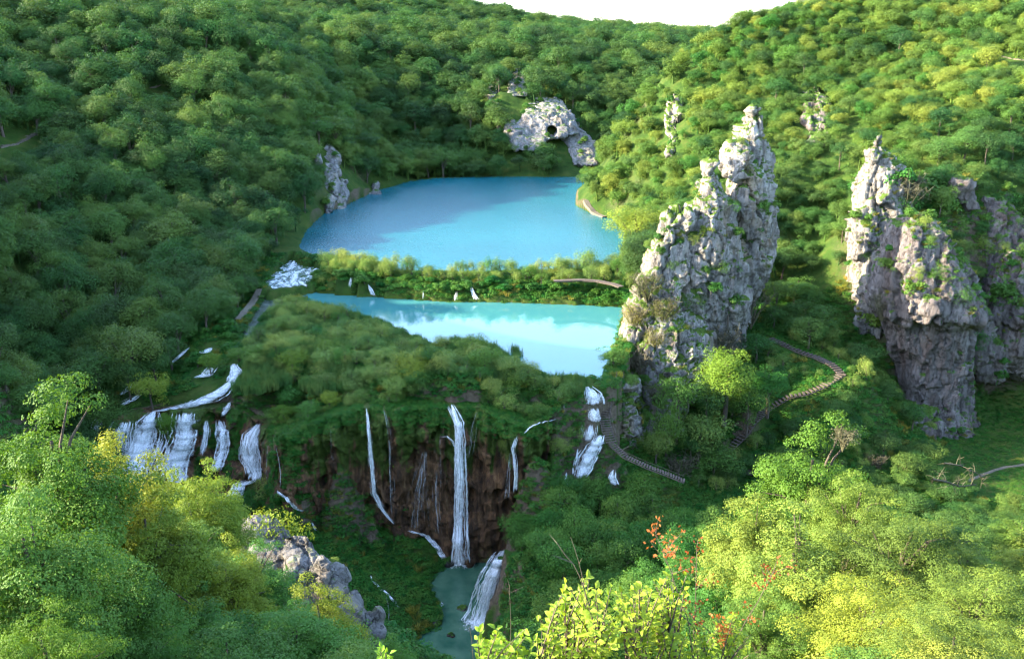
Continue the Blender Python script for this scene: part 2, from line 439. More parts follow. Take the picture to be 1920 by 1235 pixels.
# mossy slope below the wall
for a, b, z in [(400, 965, -20), (480, 960, -19), (520, 980, -19), (600, 1000, -19.5), (680, 1010, -20), (740, 1020, -22), (790, 1050, -23.5), (700, 1060, -21), (760, 1100, -22.5), (805, 1120, -24), (620, 1060, -19.5), (560, 1050, -19), (650, 1130, -20), (740, 1160, -23),
                (700, 1190, -23), (790, 1150, -24), (450, 1050, -17), (350, 1000, -17), (600, 1150, -19)]: H(a, b, z)
# right of the pool: ledge with the stepped stream above it
H(945, 1036, -15.2); H(985, 1040, -13.5); H(1000, 1100, -14); H(960, 1160, -17); H(1040, 1180, -14); H(935, 1200, -24); H(960, 1240, -22)
CTL.append((-3.2, 107.6, -15.2)); CTL.append((-2, 105.0, -20.)); 
for a, b, z in [(1010, 850, -8), (1040, 800, -4.5), (1060, 880, -11), (1060, 930, -14.5), (1120, 830, -7.5), (1100, 880, -11.5), (1150, 850, -12), (1180, 910, -15), (1000, 930, -15.5), (1100, 960, -17), (1200, 950, -18), (1300, 930, -18.5)]: H(a, b, z)
for a, b, D in [(1140, 740, 132.5), (1135, 762, 131), (1131, 790, 128.5), (1141, 834, 125)]: G(a, b, D)
# wooded slope right of the pool (canopy surface minus tree height)
for a, b, D, c in [(1050, 960, 112, 5), (1000, 1000, 108, 5), (1150, 1000, 104, 6), (1100, 1100, 92, 7), (1250, 1000, 95, 7), (1350, 930, 118, 5), (1250, 900, 128, 3), (1250, 1130, 75, 7), (1100, 1220, 72, 7), (1000, 1220, 82, 6), (1400, 1000, 80, 8)]: G(a, b, D, c)
# gully with the zig-zag path, meadow
for a, b, z in [(1240, 890, -15), (1330, 874, -18.5), (1380, 830, -15.5), (1430, 780, -12), (1490, 742, -8.5), (1560, 715, -6), (1580, 702, -5.5), (1545, 680, -4.8), (1480, 655, -4), (1440, 640, -3.5),
                (1400, 905, -19.5), (1480, 850, -17), (1550, 800, -12), (1620, 700, -6), (1500, 700, -6.5), (1400, 760, -9), (1350, 800, -12), (1300, 830, -13)]: H(a, b, z)
for a, b, z in [(1700, 870, -20), (1850, 790, -20.5), (1900, 830, -20.5), (1900, 900, -21), (1800, 900, -20.5), (1920, 960, -21.5), (1850, 990, -21.5), (1750, 940, -20), (1600, 900, -19), (2100, 850, -20), (2100, 950, -21)]: H(a, b, z)
G(1500, 560, 182, 2); G(1500, 450, 198, 5); G(1540, 380, 207, 5); G(1450, 350, 205, 5); G(1480, 560, 178, 1)
# left shore and hillside (canopy minus tree height)
TH = 6.5
for a, b, D in [(0, 700, 140), (100, 740, 142), (0, 560, 158), (0, 400, 190), (0, 250, 228), (0, 100, 280), (0, 30, 315), (120, 600, 158), (150, 450, 190), (150, 300, 225), (150, 150, 275), (150, 50, 310),
                (300, 560, 170), (300, 400, 205), (300, 280, 240), (300, 180, 275), (300, 90, 315), (300, 30, 345), (420, 540, 180), (430, 430, 208), (430, 300, 250), (430, 200, 285), (430, 100, 325), (430, 40, 350),
                (520, 400, 225), (540, 300, 262), (540, 200, 300), (530, 110, 345), (590, 300, 278), (600, 220, 310), (590, 150, 340), (650, 300, 300), (690, 320, 318), (640, 240, 318)]: G(a, b, D, TH)
for a, b, z in [(200, 700, -5), (300, 660, -2), (380, 630, .5), (450, 580, 1), (480, 545, 1.2), (500, 520, 2), (530, 470, 3.5), (120, 790, -10)]: H(a, b, z, 0)
# behind the spur: a side valley, then the far side with the cave cliff
G(640, 150, 400, TH); G(720, 270, 370, TH); G(760, 200, 400, TH); G(760, 310, 362, TH); G(700, 90, 450, TH); G(600, 60, 450, TH)
for a, b, D in [(850, 300, 368), (850, 200, 410), (850, 120, 455), (850, 70, 500), (1000, 140, 420), (1000, 90, 480), (1130, 290, 375), (1130, 200, 410), (1130, 120, 455), (1200, 90, 520), (1240, 200, 400), (1240, 80, 540), (1000, 62, 560), (1200, 72, 620), (1350, 120, 480), (1350, 200, 420)]: G(a, b, D, TH)
for a, b, D in [(1000, 300, 364), (930, 310, 364)]: G(a, b, D, 3)
G(1090, 318, 366, 0); G(980, 175, 398, 6); G(1020, 190, 392, 5); G(940, 150, 402, 5)
# skyline ridges
for a, b, D in [(500, -30, 700), (700, -22, 760), (850, 4, 800), (920, 16, 820), (1000, 34, 860), (1080, 48, 900), (1200, 52, 960), (1320, 62, 980), (1450, 70, 1000), (0, -40, 560), (250, -30, 600), (1600, 60, 950)]: G(a, b, D, 8)
for a, b, D in [(1000, 60, 740), (1200, 66, 800), (850, 50, 650), (600, 30, 600)]: G(a, b, D, 10)
for x in (-700, -300, 100, 500, 900, 1300): X(x, 1500, 70); X(x, 2400, 60)
# right hill
for a, b, D in [(1110, 400, 268), (1100, 345, 278), (1140, 300, 280), (1210, 190, 292), (1250, 105, 305), (1320, 62, 318), (1400, 30, 325), (1480, 5, 330), (1600, -20, 330), (1800, -40, 330), (2050, -60, 320),
                (1160, 430, 240), (1190, 480, 206), (1200, 350, 250), (1300, 330, 228), (1280, 220, 262), (1350, 140, 280), (1400, 230, 245), (1450, 120, 272), (1500, 220, 238), (1550, 60, 285), (1600, 200, 232), (1650, 110, 262),
                (1700, 200, 225), (1750, 40, 285), (1800, 160, 222), (1900, 60, 255), (1900, 180, 212), (1560, 280, 216), (1750, 270, 196), (1900, 280, 192), (2050, 150, 220)]: G(a, b, D, 5)
# tops behind the right-hand cliffs
G(1650, 330, 190, 4); G(1760, 400, 178, 2); G(1850, 400, 182, 2); G(1950, 450, 180, 2); G(1700, 560, 174, 0); G(1850, 600, 176, 0); G(2000, 600, 176, 0); G(1720, 780, 166, 0); G(1850, 740, 172, 0); G(1620, 620, 176, 0)
# ground the pinnacle stands on
G(1300, 700, 160); G(1400, 640, 166); G(1200, 640, 168, -0.); G(1180, 800, 144, 0); G(1250, 840, 144)
# left, outside the frame: unseen canyon rim, added and raised to shade barrier and meadow
for x, y, z in [(-90, 60, 20), (-112, 92, 46), (-108, 118, 55), (-112, 140, 56), (-140, 120, 60), (-125, 158, 47), (-150, 60, 44), (-80, 90, 18), (-75, 120, 8), (-62, 100, -6), (-50, 80, -3), (-130, 180, 42), (-180, 100, 52), (-180, 200, 58), (-300, 100, 60), (-300, 300, 80), (-300, 0, 55), (-200, 400, 76), (-350, 500, 85), (-500, 200, 70), (-600, 600, 80)]: X(x, y, z)
# the viewer's own slope
for x, y, z in [(0, -60, 48), (0, -8, 48.3), (0, 2, 48.2), (-30, 0, 46), (30, 0, 46), (-100, 0, 44), (100, 0, 46), (0, 6, 43), (-12, 8, 41), (12, 8, 41), (-18, 20, 30), (0, 20, 27), (18, 20, 28), (-30, 30, 30), (-20, 31, 28), (-12, 31, 22), (40, 30, 24), (-28, 42, 22), (-14, 42, 16), (5, 45, 8), (22, 45, 11), (45, 45, 13), (60, 60, 8),
                (-40, 60, 12), (-24, 58, 10), (-16, 60, 7), (-10, 62, 5), (4, 66, -6), (22, 66, 2), (38, 66, 6), (-24, 75, -4), (-12, 76, -10), (0, 84, -23), (-38, 80, -4), (70, 90, -8), (50, 90, -6), (90, 110, -18), (120, 130, -18), (120, 60, 10), (200, 100, 0), (200, 180, 10), (250, 60, 20), (140, 220, 52), (250, 250, 70), (400, 300, 80), (600, 500, 85), (400, 100, 60)]: X(x, y, z)

CTL = np.array(CTL)
# merge near-duplicates
keep = []
for i, p in enumerate(CTL):
    if all(np.hypot(p[0] - CTL[j][0], p[1] - CTL[j][1]) > 0.6 for j in keep): keep.append(i)
CTL = CTL[keep]
NC = len(CTL)
_d = np.hypot(CTL[:, None, 0] - CTL[None, :, 0], CTL[:, None, 1] - CTL[None, :, 1])
_A = np.zeros((NC + 1, NC + 1)); _A[:NC, :NC] = -_d - np.eye(NC) * 0.05; _A[:NC, NC] = 1; _A[NC, :NC] = 1
_w = np.linalg.solve(_A, np.concatenate([CTL[:, 2], [0]]))
def axis(segs):
    out = [segs[0][0]]
    for a, b, st in segs:
        n = max(1, int(round((b - a) / st))); out += list(np.linspace(a, b, n + 1)[1:])
    return np.array(out)
GX = axis([(-2500, -700, 60), (-700, -200, 8), (-200, -75, 2.0), (-75, 95, 0.5), (95, 200, 2.0), (200, 700, 8), (700, 2500, 60)])
GY = axis([(-200, -20, 6), (-20, 90, 1.0), (90, 182, 0.4), (182, 300, 1.5), (300, 600, 4), (600, 1500, 15), (1500, 4000, 100)])
XX, YY = np.meshgrid(GX, GY)
fx, fy = XX.ravel(), YY.ravel()
ZZ = np.zeros(len(fx))
for s in range(0, len(fx), 40000):
    e = min(len(fx), s + 40000)
    ZZ[s:e] = -np.hypot(fx[s:e, None] - CTL[None, :, 0], fy[s:e, None] - CTL[None, :, 1]) @ _w[:NC] + _w[NC]
far = np.maximum(0, np.hypot(fx, fy) - 1000)
ZZ = np.where(far > 0, ZZ * np.exp(-far / 1500) , ZZ)
P2 = np.stack([fx, fy, np.zeros_like(fx)], 1)
rough = np.clip(np.hypot(fx, fy) / 250, 0.3, 3)
ZZ += fbm(P2 / 14.0 + 3.1, 4) * 1.1 * rough * (ZZ > 4) + fbm(P2 / 3.0, 3) * 0.28
mound = (fx > -48) & (fx < 0) & (fy > 92) & (fy < 125) & (ZZ < -12)
ZZ += mound * (fbm(P2 / 3.4 + 8, 3, 0.5, True) * 0.9 - 0.3)
# keep land out of the water and water inside its shore
def carve(poly, z, depth, slope=0.5, lift=0.25):
    global ZZ
    xs = [p[0] for p in poly]; ys = [p[1] for p in poly]
    near = (fx > min(xs) - 6) & (fx < max(xs) + 6) & (fy > min(ys) - 6) & (fy < max(ys) + 6)
    idx = np.where(near)[0]
    x, y = fx[idx], fy[idx]
    wob = fbm(np.stack([x, y, 0 * x], 1) / 3.0, 3) * 0.7
    d = seg_dist(x, y, poly, True); ins = in_poly(x, y, poly)
    sd = np.where(ins, -d, d) + wob
    zz = ZZ[idx]
    zi = np.minimum(zz, z - np.minimum(depth, 0.12 + slope * np.maximum(0, -sd)))
    zo = np.maximum(zz, z + lift * np.minimum(1, sd / 1.0))
    ZZ[idx] = np.where(sd < 0, zi, np.where(sd < 3.0, zo, zz))
carve(LAKE_FAR, 3.0, 3)
carve(LAKE_NEAR, 0.0, 2)
carve(CHANNEL, -0.25, 0.3, 0.4, 0.1)
carve(UPFALL, 1.4, 0.3, 0.3, 0.1)
carve(POOL, POOL_Z, 1.5, 0.25, 0.2)
ZG = ZZ.reshape(XX.shape)
def ground(x, y):
    x = np.asarray(x, float); y = np.asarray(y, float)
    i = np.clip(np.searchsorted(GX, x) - 1, 0, len(GX) - 2); j = np.clip(np.searchsorted(GY, y) - 1, 0, len(GY) - 2)
    tx = np.clip((x - GX[i]) / (GX[i + 1] - GX[i]), 0, 1); ty = np.clip((y - GY[j]) / (GY[j + 1] - GY[j]), 0, 1)
    return (ZG[j, i] * (1 - tx) + ZG[j, i + 1] * tx) * (1 - ty) + (ZG[j + 1, i] * (1 - tx) + ZG[j + 1, i + 1] * tx) * ty
me = mesh_np('ground', np.stack([fx, fy, ZZ], 1), grid_faces(len(GX), len(GY)), True)
ground_o = tag(link('ground', me, None, M['ground']), kind='structure')
def hit(px, py, dmin=20, dmax=1100):
    """where the ray through a picture point first meets the ground"""
    D = dmin * (dmax / dmin) ** (np.arange(1500) / 1499)
    u, ry, rz = ray(px, py); t = D / ry
    z = CAM_Z + rz * t
    g = ground(u * t, D)
    k = np.argmax(z < g)
    return np.array([u * t[k], D[k], g[k]])
def sheet(name, poly, z, grow, mat):
    c = np.mean([p[:2] for p in poly], axis=0); bm = bmesh.new()
    vs = []
    n = len(poly); P = np.array([p[:2] for p in poly])
    for i in range(n):
        t = P[(i + 1) % n] - P[i - 1]; nn = np.array([t[1], -t[0]]); nn /= np.linalg.norm(nn) + 1e-9
        area = sum(P[k][0] * P[(k + 1) % n][1] - P[(k + 1) % n][0] * P[k][1] for k in range(n))
        if area < 0: nn = -nn
        q = P[i] + nn * grow; vs.append(bm.verts.new((q[0], q[1], z)))
    f = bm.faces.new(vs); f.normal_update()
    if f.normal.z < 0: bmesh.ops.reverse_faces(bm, faces=[f])
    bmesh.ops.triangulate(bm, faces=[f])
    me = bpy.data.meshes.new(name); bm.to_mesh(me); bm.free()
    return tag(link(name, me, None, mat), kind='structure')
sheet('lake', LAKE_FAR, 3.0, 1.5, M['lake_far'])
sheet('lake', LAKE_NEAR, 0.0, 1.5, M['lake_near'])
sheet('pool', POOL, POOL_Z, 1.2, M['pool'])
sheet('stream', CHANNEL, -0.25, 0.6, M['stream'])
sheet('stream', UPFALL, 1.4, 0.6, M['rapids'])
print('terrain', NC, len(fx), round(time.time() - T0, 1))
# ------------------------------------------------------------------ rocks
from mathutils.bvhtree import BVHTree
def ring_stack(levels, seg=28, power=2.6):
    """levels top to bottom: (py, px_left, px_right, D, half_depth)"""
    V = []; th = np.arange(seg) / seg * 2 * np.pi
    c, s = np.cos(th), np.sin(th)
    sx = np.sign(c) * np.abs(c) ** (2 / power); sy = np.sign(s) * np.abs(s) ** (2 / power)
    lv = []
    for a, b in zip(levels[:-1], levels[1:]):
        for k in range(3): lv.append([a[i] + (b[i] - a[i]) * k / 3 for i in range(5)])
    lv.append(list(levels[-1]))
    for py, l, r, D, T in lv:
        a, b = atD(l, py, D), atD(r, py, D)
        cx, hw = (a[0] + b[0]) / 2, (b[0] - a[0]) / 2
        V.append(np.stack([cx + hw * sx, D + T * sy, np.full(seg, a[2])], 1))
    n = len(lv); Vt = np.concatenate(V)
    top = V[0].mean(0); bot = V[-1].mean(0)
    Vt = np.concatenate([Vt, [top + (0, 0, 0.3), bot]])
    Fc = grid_faces(seg, n, True)[:, ::-1]
    it, ib = len(Vt) - 2, len(Vt) - 1
    cap = [[it, j, (j + 1) % seg, (j + 1) % seg] for j in range(seg)]
    off = (n - 1) * seg
    cap += [[ib, off + (j + 1) % seg, off + j, off + j] for j in range(seg)]
    return Vt, np.concatenate([Fc, cap])
SLOPE_D = {}
def onslope(levels, out=2.1):
    r_ = []
    for py, l, r, T in levels:
        D = hit((l + r) / 2, py, 60)[1]; r_.append((py, l, r, D + T - out * 2.0, T))
    for i in range(len(r_) - 2, -1, -1):      # keep it from leaning out
        if r_[i][3] < r_[i + 1][3]: r_[i] = (*r_[i][:3], r_[i + 1][3], r_[i][4])
    return r_
def vnormals(V, Fc):
    n = np.cross(V[Fc[:, 1]] - V[Fc[:, 0]], V[Fc[:, 2]] - V[Fc[:, 0]])
    N = np.zeros_like(V)
    for k in range(Fc.shape[1]): np.add.at(N, Fc[:, k], n)
    return N / (np.linalg.norm(N, axis=1)[:, None] + 1e-9)
LEDGES = []      # (points, normals) where plants can root on rock
def rock(name, stacks, mat, voxel=0.3, amp=1.0, seed=0.0, label=None, cat='rock', group=None, grooves=1.0, blocks=1.0, parent=None, pit=None):
    bm = bmesh.new()
    for st in stacks:
        V, Fc = st if isinstance(st, tuple) else ring_stack(st)
        vs = [bm.verts.new(v) for v in V]
        for f in Fc:
            ids = list(dict.fromkeys(int(i) for i in f))
            if len(ids) > 2: bm.faces.new([vs[i] for i in ids])
    bmesh.ops.recalc_face_normals(bm, faces=bm.faces)
    me = bpy.data.meshes.new('tmp'); bm.to_mesh(me); bm.free()
    o = bpy.data.objects.new('tmp', me); COL.objects.link(o)
    md = o.modifiers.new('r', 'REMESH'); md.mode = 'VOXEL'; md.voxel_size = voxel
    dg = bpy.context.evaluated_depsgraph_get(); dg.update()
    e = o.evaluated_get(dg).to_mesh()
    V = np.zeros(len(e.vertices) * 3); e.vertices.foreach_get('co', V); V = V.reshape(-1, 3)
    Fc = np.zeros(len(e.loops), np.int32); e.loops.foreach_get('vertex_index', Fc); Fc = Fc.reshape(-1, 4)
    o.evaluated_get(dg).to_mesh_clear()
    bpy.data.objects.remove(o); bpy.data.meshes.remove(me)
    for it in range(2):     # soften the stacked rings
        N = vnormals(V, Fc)
        if it == 0:
            acc = np.zeros_like(V); cnt = np.zeros(len(V))
            for k in range(4):
                np.add.at(acc, Fc[:, k], V[Fc[:, (k + 1) % 4]]); np.add.at(cnt, Fc[:, k], 1)
            V = 0.4 * V + 0.6 * acc / cnt[:, None]
    S = V + seed * 13.7
    sv = S * (1, 1, 0.28)
    d = fbm(S / 6.0, 3) * 1.0 + fbm(S * (1, 1, 0.16) / 1.9, 4, 0.55, True) * 0.55 * grooves
    warp = np.stack([fbm(S / 3.0 + k * 7.7, 2) for k in range(3)], 1) * 0.5
    f1, f2, cid, pl = worley(S * (1, 1, 0.42) / 4.6 + warp * 0.5)
    d += (pl * 2.2 + (cid - 0.5) * 0.9 - smooth(0.06, 0.0, f2 - f1) * 0.7) * blocks
    f1, f2, cid, pl = worley((S + S[:, 2:3] * (0.25, 0.1, 0)) * (1, 1, 0.4) / 2.1 + warp * 0.6)
    d += (pl * 0.8 + (cid - 0.5) * 0.35 - smooth(0.06, 0.0, f2 - f1) * 0.5) * blocks
    f1, f2, cid, pl = worley(S * (1, 1, 0.5) / 0.9 + warp)
    d += (pl * 0.35 - smooth(0.08, 0.0, f2 - f1) * 0.15) * blocks + fbm(S / 0.8, 4, 0.6) * 0.14
    d -= np.percentile(d, 60)
    if pit is not None:
        c = atD(pit[0], pit[1], pit[2]); r = np.hypot((V[:, 0] - c[0]) / pit[3], (V[:, 2] - c[2]) / pit[4])
        V = V + np.array([0, 1.0, 0]) * (smooth(1.15, 0.75, r) * (V[:, 1] < c[1]) * pit[5])[:, None]
    V = V + N * (d * amp)[:, None]
    me = mesh_np(name, V, Fc, True)
    ob = link(name, me, parent, mat)
    if label: tag(ob, label, cat, group)
    N = vnormals(V, Fc); LEDGES.append((V, N, name))
    return ob

rock('rock_pinnacle', [
    [(203, 1407, 1421, 170, 1.0), (225, 1397, 1432, 170, 2.0), (262, 1388, 1436, 170, 3), (300, 1380, 1440, 170, 4), (350, 1375, 1442, 169, 5), (400, 1360, 1448, 168, 6), (470, 1345, 1446, 168, 7), (540, 1330, 1418, 168, 6.5), (600, 1320, 1395, 168, 6), (700, 1310, 1370, 168, 6)],
    [(264, 1366, 1392, 166, 1.6), (290, 1358, 1412, 166, 3), (330, 1366, 1430, 166, 4), (400, 1360, 1440, 166, 4)],
    [(306, 1324, 1342, 162, 1.2), (335, 1314, 1350, 162, 2.2), (365, 1304, 1356, 162, 3), (400, 1284, 1378, 162, 4.5), (440, 1262, 1390, 162, 6), (500, 1240, 1400, 162, 7), (560, 1235, 1395, 162, 6.5), (640, 1230, 1360, 163, 6), (700, 1225, 1330, 163, 6)],
    [(402, 1250, 1290, 160, 2.5), (440, 1232, 1320, 160, 4), (480, 1212, 1330, 160, 5), (530, 1202, 1330, 160, 5.5), (560, 1204, 1330, 160, 6), (640, 1190, 1330, 159, 7)],
    [(545, 1190, 1250, 157, 3), (575, 1172, 1300, 157, 5), (620, 1166, 1330, 156, 7), (680, 1162, 1340, 154, 8), (740, 1160, 1290, 150, 9), (800, 1158, 1250, 147, 8), (850, 1166, 1235, 144, 6), (900, 1180, 1220, 143, 4)],
    [(720, 1160, 1180, 139, 1.6), (760, 1156, 1196, 138, 2.8), (810, 1158, 1206, 137, 3.5), (850, 1168, 1200, 137, 3)],
    ], M['rock'], 0.24, 0.85, 1.0, 'jagged pale limestone pinnacle standing over the lakes with sunlit left edge', 'rock')
rock('rock_pillar', [[(262, 1638, 1650, 182, 1.2), (290, 1622, 1672, 182, 3), (330, 1608, 1700, 182, 4), (380, 1600, 1702, 182, 5), (440, 1584, 1695, 181, 6), (500, 1600, 1690, 180, 6), (540, 1604, 1690, 179, 6), (620, 1600, 1690, 178, 6)]],
     M['rock'], 0.3, 0.85, 2.0, 'slim pale rock pillar with a sunlit edge above the big overhanging bluff', 'rock')
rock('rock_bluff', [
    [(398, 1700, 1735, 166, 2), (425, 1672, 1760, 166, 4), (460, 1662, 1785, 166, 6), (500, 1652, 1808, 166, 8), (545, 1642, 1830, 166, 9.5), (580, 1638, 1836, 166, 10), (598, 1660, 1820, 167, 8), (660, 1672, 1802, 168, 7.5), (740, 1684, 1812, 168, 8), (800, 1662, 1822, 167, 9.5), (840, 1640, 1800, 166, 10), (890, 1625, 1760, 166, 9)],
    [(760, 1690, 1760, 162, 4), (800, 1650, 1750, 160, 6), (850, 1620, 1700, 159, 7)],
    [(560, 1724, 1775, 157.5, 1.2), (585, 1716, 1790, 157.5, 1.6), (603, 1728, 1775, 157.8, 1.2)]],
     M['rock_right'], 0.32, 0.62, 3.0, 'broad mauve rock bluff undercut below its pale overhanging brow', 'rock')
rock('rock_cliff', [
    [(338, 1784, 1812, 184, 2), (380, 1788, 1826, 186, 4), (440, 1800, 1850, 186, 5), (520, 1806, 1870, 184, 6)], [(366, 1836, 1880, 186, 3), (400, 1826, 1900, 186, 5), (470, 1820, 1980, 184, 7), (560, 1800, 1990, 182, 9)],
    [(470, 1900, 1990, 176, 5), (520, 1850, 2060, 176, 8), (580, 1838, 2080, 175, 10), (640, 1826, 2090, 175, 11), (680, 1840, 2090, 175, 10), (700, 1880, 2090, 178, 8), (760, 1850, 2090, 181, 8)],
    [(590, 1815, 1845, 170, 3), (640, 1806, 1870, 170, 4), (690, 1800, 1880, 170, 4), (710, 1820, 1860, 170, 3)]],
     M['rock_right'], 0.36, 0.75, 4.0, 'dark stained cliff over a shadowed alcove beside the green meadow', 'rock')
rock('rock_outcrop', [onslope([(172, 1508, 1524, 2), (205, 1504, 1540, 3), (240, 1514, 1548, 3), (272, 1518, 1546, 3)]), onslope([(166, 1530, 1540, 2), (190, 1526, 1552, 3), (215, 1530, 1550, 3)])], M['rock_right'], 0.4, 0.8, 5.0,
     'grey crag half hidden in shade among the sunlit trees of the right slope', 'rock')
rock('rock_outcrop', [onslope([(188, 1252, 1264, 2), (215, 1246, 1274, 3), (250, 1250, 1272, 3), (292, 1252, 1264, 2)]), onslope([(180, 1262, 1272, 2), (205, 1266, 1284, 2), (225, 1262, 1280, 2)])], M['rock'], 0.4, 0.8, 6.0,
     'glaring white sunlit rock face among bushes high above the far lake', 'rock')
# cliff with the cave: one broad face that follows the slope, the cave cut back into it
rock('cave_cliff', [
    onslope([(184, 1008, 1048, 3), (196, 990, 1062, 4), (215, 978, 1072, 4), (235, 968, 1080, 5), (250, 962, 1088, 5), (262, 952, 1030, 5), (282, 960, 1008, 4)], 3.2),
    onslope([(215, 1034, 1076, 4), (240, 1044, 1090, 4), (262, 1052, 1112, 4), (282, 1066, 1124, 4), (308, 1074, 1122, 4)], 3.2),
    onslope([(228, 946, 970, 3), (250, 944, 986, 4), (280, 958, 996, 3)], 3.2)],
     M['rock_far'], 0.5, 0.5, 7.0, 'pale far cliff with a dark round cave mouth above the lake end', 'cliff', pit=(1034, 243, hit(1034, 243, 60)[1] + 1, 2.1, 2.0, 12))
rock('rock_outcrop', [onslope([(124, 966, 976, 2), (142, 956, 984, 3), (162, 951, 988, 3), (182, 952, 990, 3)])], M['rock_far'], 0.5, 0.5, 8.0,
     'squarish pale crag in the woods just above the cave cliff', 'rock')
rock('rock_outcrop', [onslope([(150, 926, 932, 2), (165, 914, 936, 3), (180, 908, 937, 3), (196, 926, 937, 2)]), onslope([(158, 900, 912, 2), (176, 896, 916, 2)])], M['rock_far'], 0.5, 0.5, 9.0,
     'small pointed pale crag left of the squarish one above the cave cliff', 'rock')
rock('shore_cliff', [
    onslope([(272, 610, 622, 2), (295, 602, 638, 3), (320, 606, 640, 4), (350, 606, 632, 4), (385, 607, 629, 3), (398, 608, 629, 3)]),
    onslope([(340, 630, 650, 3), (365, 632, 653, 3), (392, 632, 651, 3)]), onslope([(290, 590, 604, 2), (306, 592, 606, 2)])], M['rock_far'], 0.4, 0.55, 10.0,
     'white bare cliff dropping straight into the left side of the far lake', 'cliff')
rock('rock_outcrop', [onslope([(213, 615, 620, 1), (222, 614, 624, 1.4), (231, 617, 625, 1.2)], 1.8)], M['rock_far'], 0.35, 0.5, 11.0, 'lone small white rock high above the white shore cliff', 'rock')
rock('rock_outcrop', [onslope([(234, 588, 598, 1.2), (241, 588, 604, 1.5), (249, 592, 604, 1.2)], 1.8)], M['rock_far'], 0.35, 0.5, 12.0, 'slanting grey rock just below the lone small white rock', 'rock')
rock('shore_rock', [onslope([(345, 700, 708, 2), (355, 694, 712, 3), (370, 694, 712, 3)])], M['rock_far'], 0.5, 0.9, 13.0, 'low brownish rock at the water on the wooded spur of the far lake', 'rock')
# rocks on the viewer's slope
rock('rocky_crest', [
    [(978, 462, 500, 66, 1.0), (995, 452, 528, 65, 1.8), (1030, 456, 560, 64, 2.2), (1090, 462, 560, 62, 2.6), (1160, 465, 560, 60, 2.5)],
    [(1008, 530, 560, 64, 1.0), (1022, 524, 588, 63.5, 1.6), (1060, 536, 606, 62, 2.0), (1120, 540, 620, 60.5, 2.0), (1180, 545, 630, 59, 2)],
    [(1048, 592, 618, 61.5, 0.9), (1072, 590, 640, 61, 1.4), (1110, 600, 664, 60, 1.8), (1160, 610, 672, 58.5, 1.8), (1210, 610, 680, 57.5, 1.8)],
    ], M['rock_near'], 0.11, 0.38, 14.0, 'grey broken rock crest running down beside the mossy slope', 'rock')
rock('boulder', [[(1146, 672, 692, 56.5, 0.5), (1158, 662, 708, 56.5, 0.9), (1185, 662, 714, 56, 1.0), (1210, 666, 712, 56, 0.9)]], M['rock_near'], 0.09, 0.3, 15.0, 'pale boulder at the low end of the rock crest', 'rock')
rock('split_rock', [
    [(934, 290, 306, 58, 0.4), (955, 284, 312, 58, 0.8), (1000, 280, 316, 58, 1.0), (1050, 282, 318, 57.5, 1.0)],
    [(958, 312, 326, 58.6, 0.4), (985, 308, 334, 58.6, 0.7), (1030, 306, 336, 58.3, 0.8), (1060, 308, 332, 58, 0.8)]], M['rock_near'], 0.09, 0.3, 16.0, 'twin upright grey rocks between the bright leafy trees and the cascades', 'rock')
rock('boulder', [[(1124, 440, 456, 50, 0.4), (1135, 432, 476, 50, 0.7), (1158, 436, 490, 49.5, 0.8), (1172, 460, 496, 49.5, 0.7)]], M['rock_near'], 0.08, 0.25, 17.0, 'grey boulder low among bright saplings below the rock crest', 'rock')
POOLROCKS = [(842, 1047, 24, 119.5, 1.25, 'dark rock in the pool at the foot of the tallest waterfall'),
             (868, 1140, 20, 0, 0.5, 'flat brown stone under shallow water by the white chute'),
             (848, 1192, 14, 0, 0.45, 'small mossy stone in the outflow of the pool'),
             (812, 1168, 26, 0, 0.9, 'pale stone on the left edge of the pool outflow')]
for i, (px, py, w, D, h, lab) in enumerate(POOLROCKS):
    p = atZ(px, py, POOL_Z); D = D or p[1]
    m = w / F_PX * math.hypot(D, 75) * 0.5
    V, Fc = ring_stack([(py, px, px + 1, D, .1), (py + 1, px, px + 1, D, .1)])
    lv = []
    for zf, r in ((h, .25), (h * .8, .7), (h * .4, .95), (0, 1.05), (-0.8, 1.0)): lv.append((zf, r * m))
    th = np.arange(20) / 20 * 2 * np.pi
    Vr = np.concatenate([np.stack([p[0] + r * np.cos(th), D + r * np.sin(th) * .8, np.full(20, POOL_Z + zf)], 1) for zf, r in lv] + [np.array([[p[0], D, POOL_Z + h + .05], [p[0], D, POOL_Z - .9]])])
    Fr = np.concatenate([grid_faces(20, 5, True), [[100, (j + 1) % 20, j, j] for j in range(20)], [[101, 80 + j, 80 + (j + 1) % 20, 80 + (j + 1) % 20] for j in range(20)]])
    rock('pool_rock', [(Vr, Fr)], M['rock_dark'] if i in (0, 2) else M['rock_right'], 0.1, 0.22, 20.0 + i, lab, 'rock')
print('rocks', round(time.time() - T0, 1))

# ------------------------------------------------------------------ travertine wall
LIPW = np.array([atZ(a, b, z) for a, b, z in LIP]); FOOTW = np.array([atZ(a, b, z) for a, b, z in FOOT])
LIPW = LIPW[np.argsort(LIPW[:, 0])]; FOOTW = FOOTW[np.argsort(FOOTW[:, 0])]
def lip_at(x): return np.interp(x, LIPW[:, 0], LIPW[:, 1]), np.interp(x, LIPW[:, 0], LIPW[:, 2])
def foot_at(x): return np.interp(x, FOOTW[:, 0], FOOTW[:, 1]), np.interp(x, FOOTW[:, 0], FOOTW[:, 2])
x0, x1 = LIPW[0, 0], 5.5
nu, nv = int((x1 - x0) / 0.17), 170
ux = np.linspace(x0, x1, nu); vv = np.linspace(-0.10, 1.06, nv)
UX, VV = np.meshgrid(ux, vv)
ly, lz = lip_at(UX); fy_, fz_ = foot_at(UX)
k5 = np.ones(9) / 9
for A in (ly, lz, fy_, fz_):
    A[:] = np.convolve(np.pad(A[0], 4, 'edge'), k5, 'valid')[None, :]
fy_ = np.minimum(fy_, ly - 0.3)
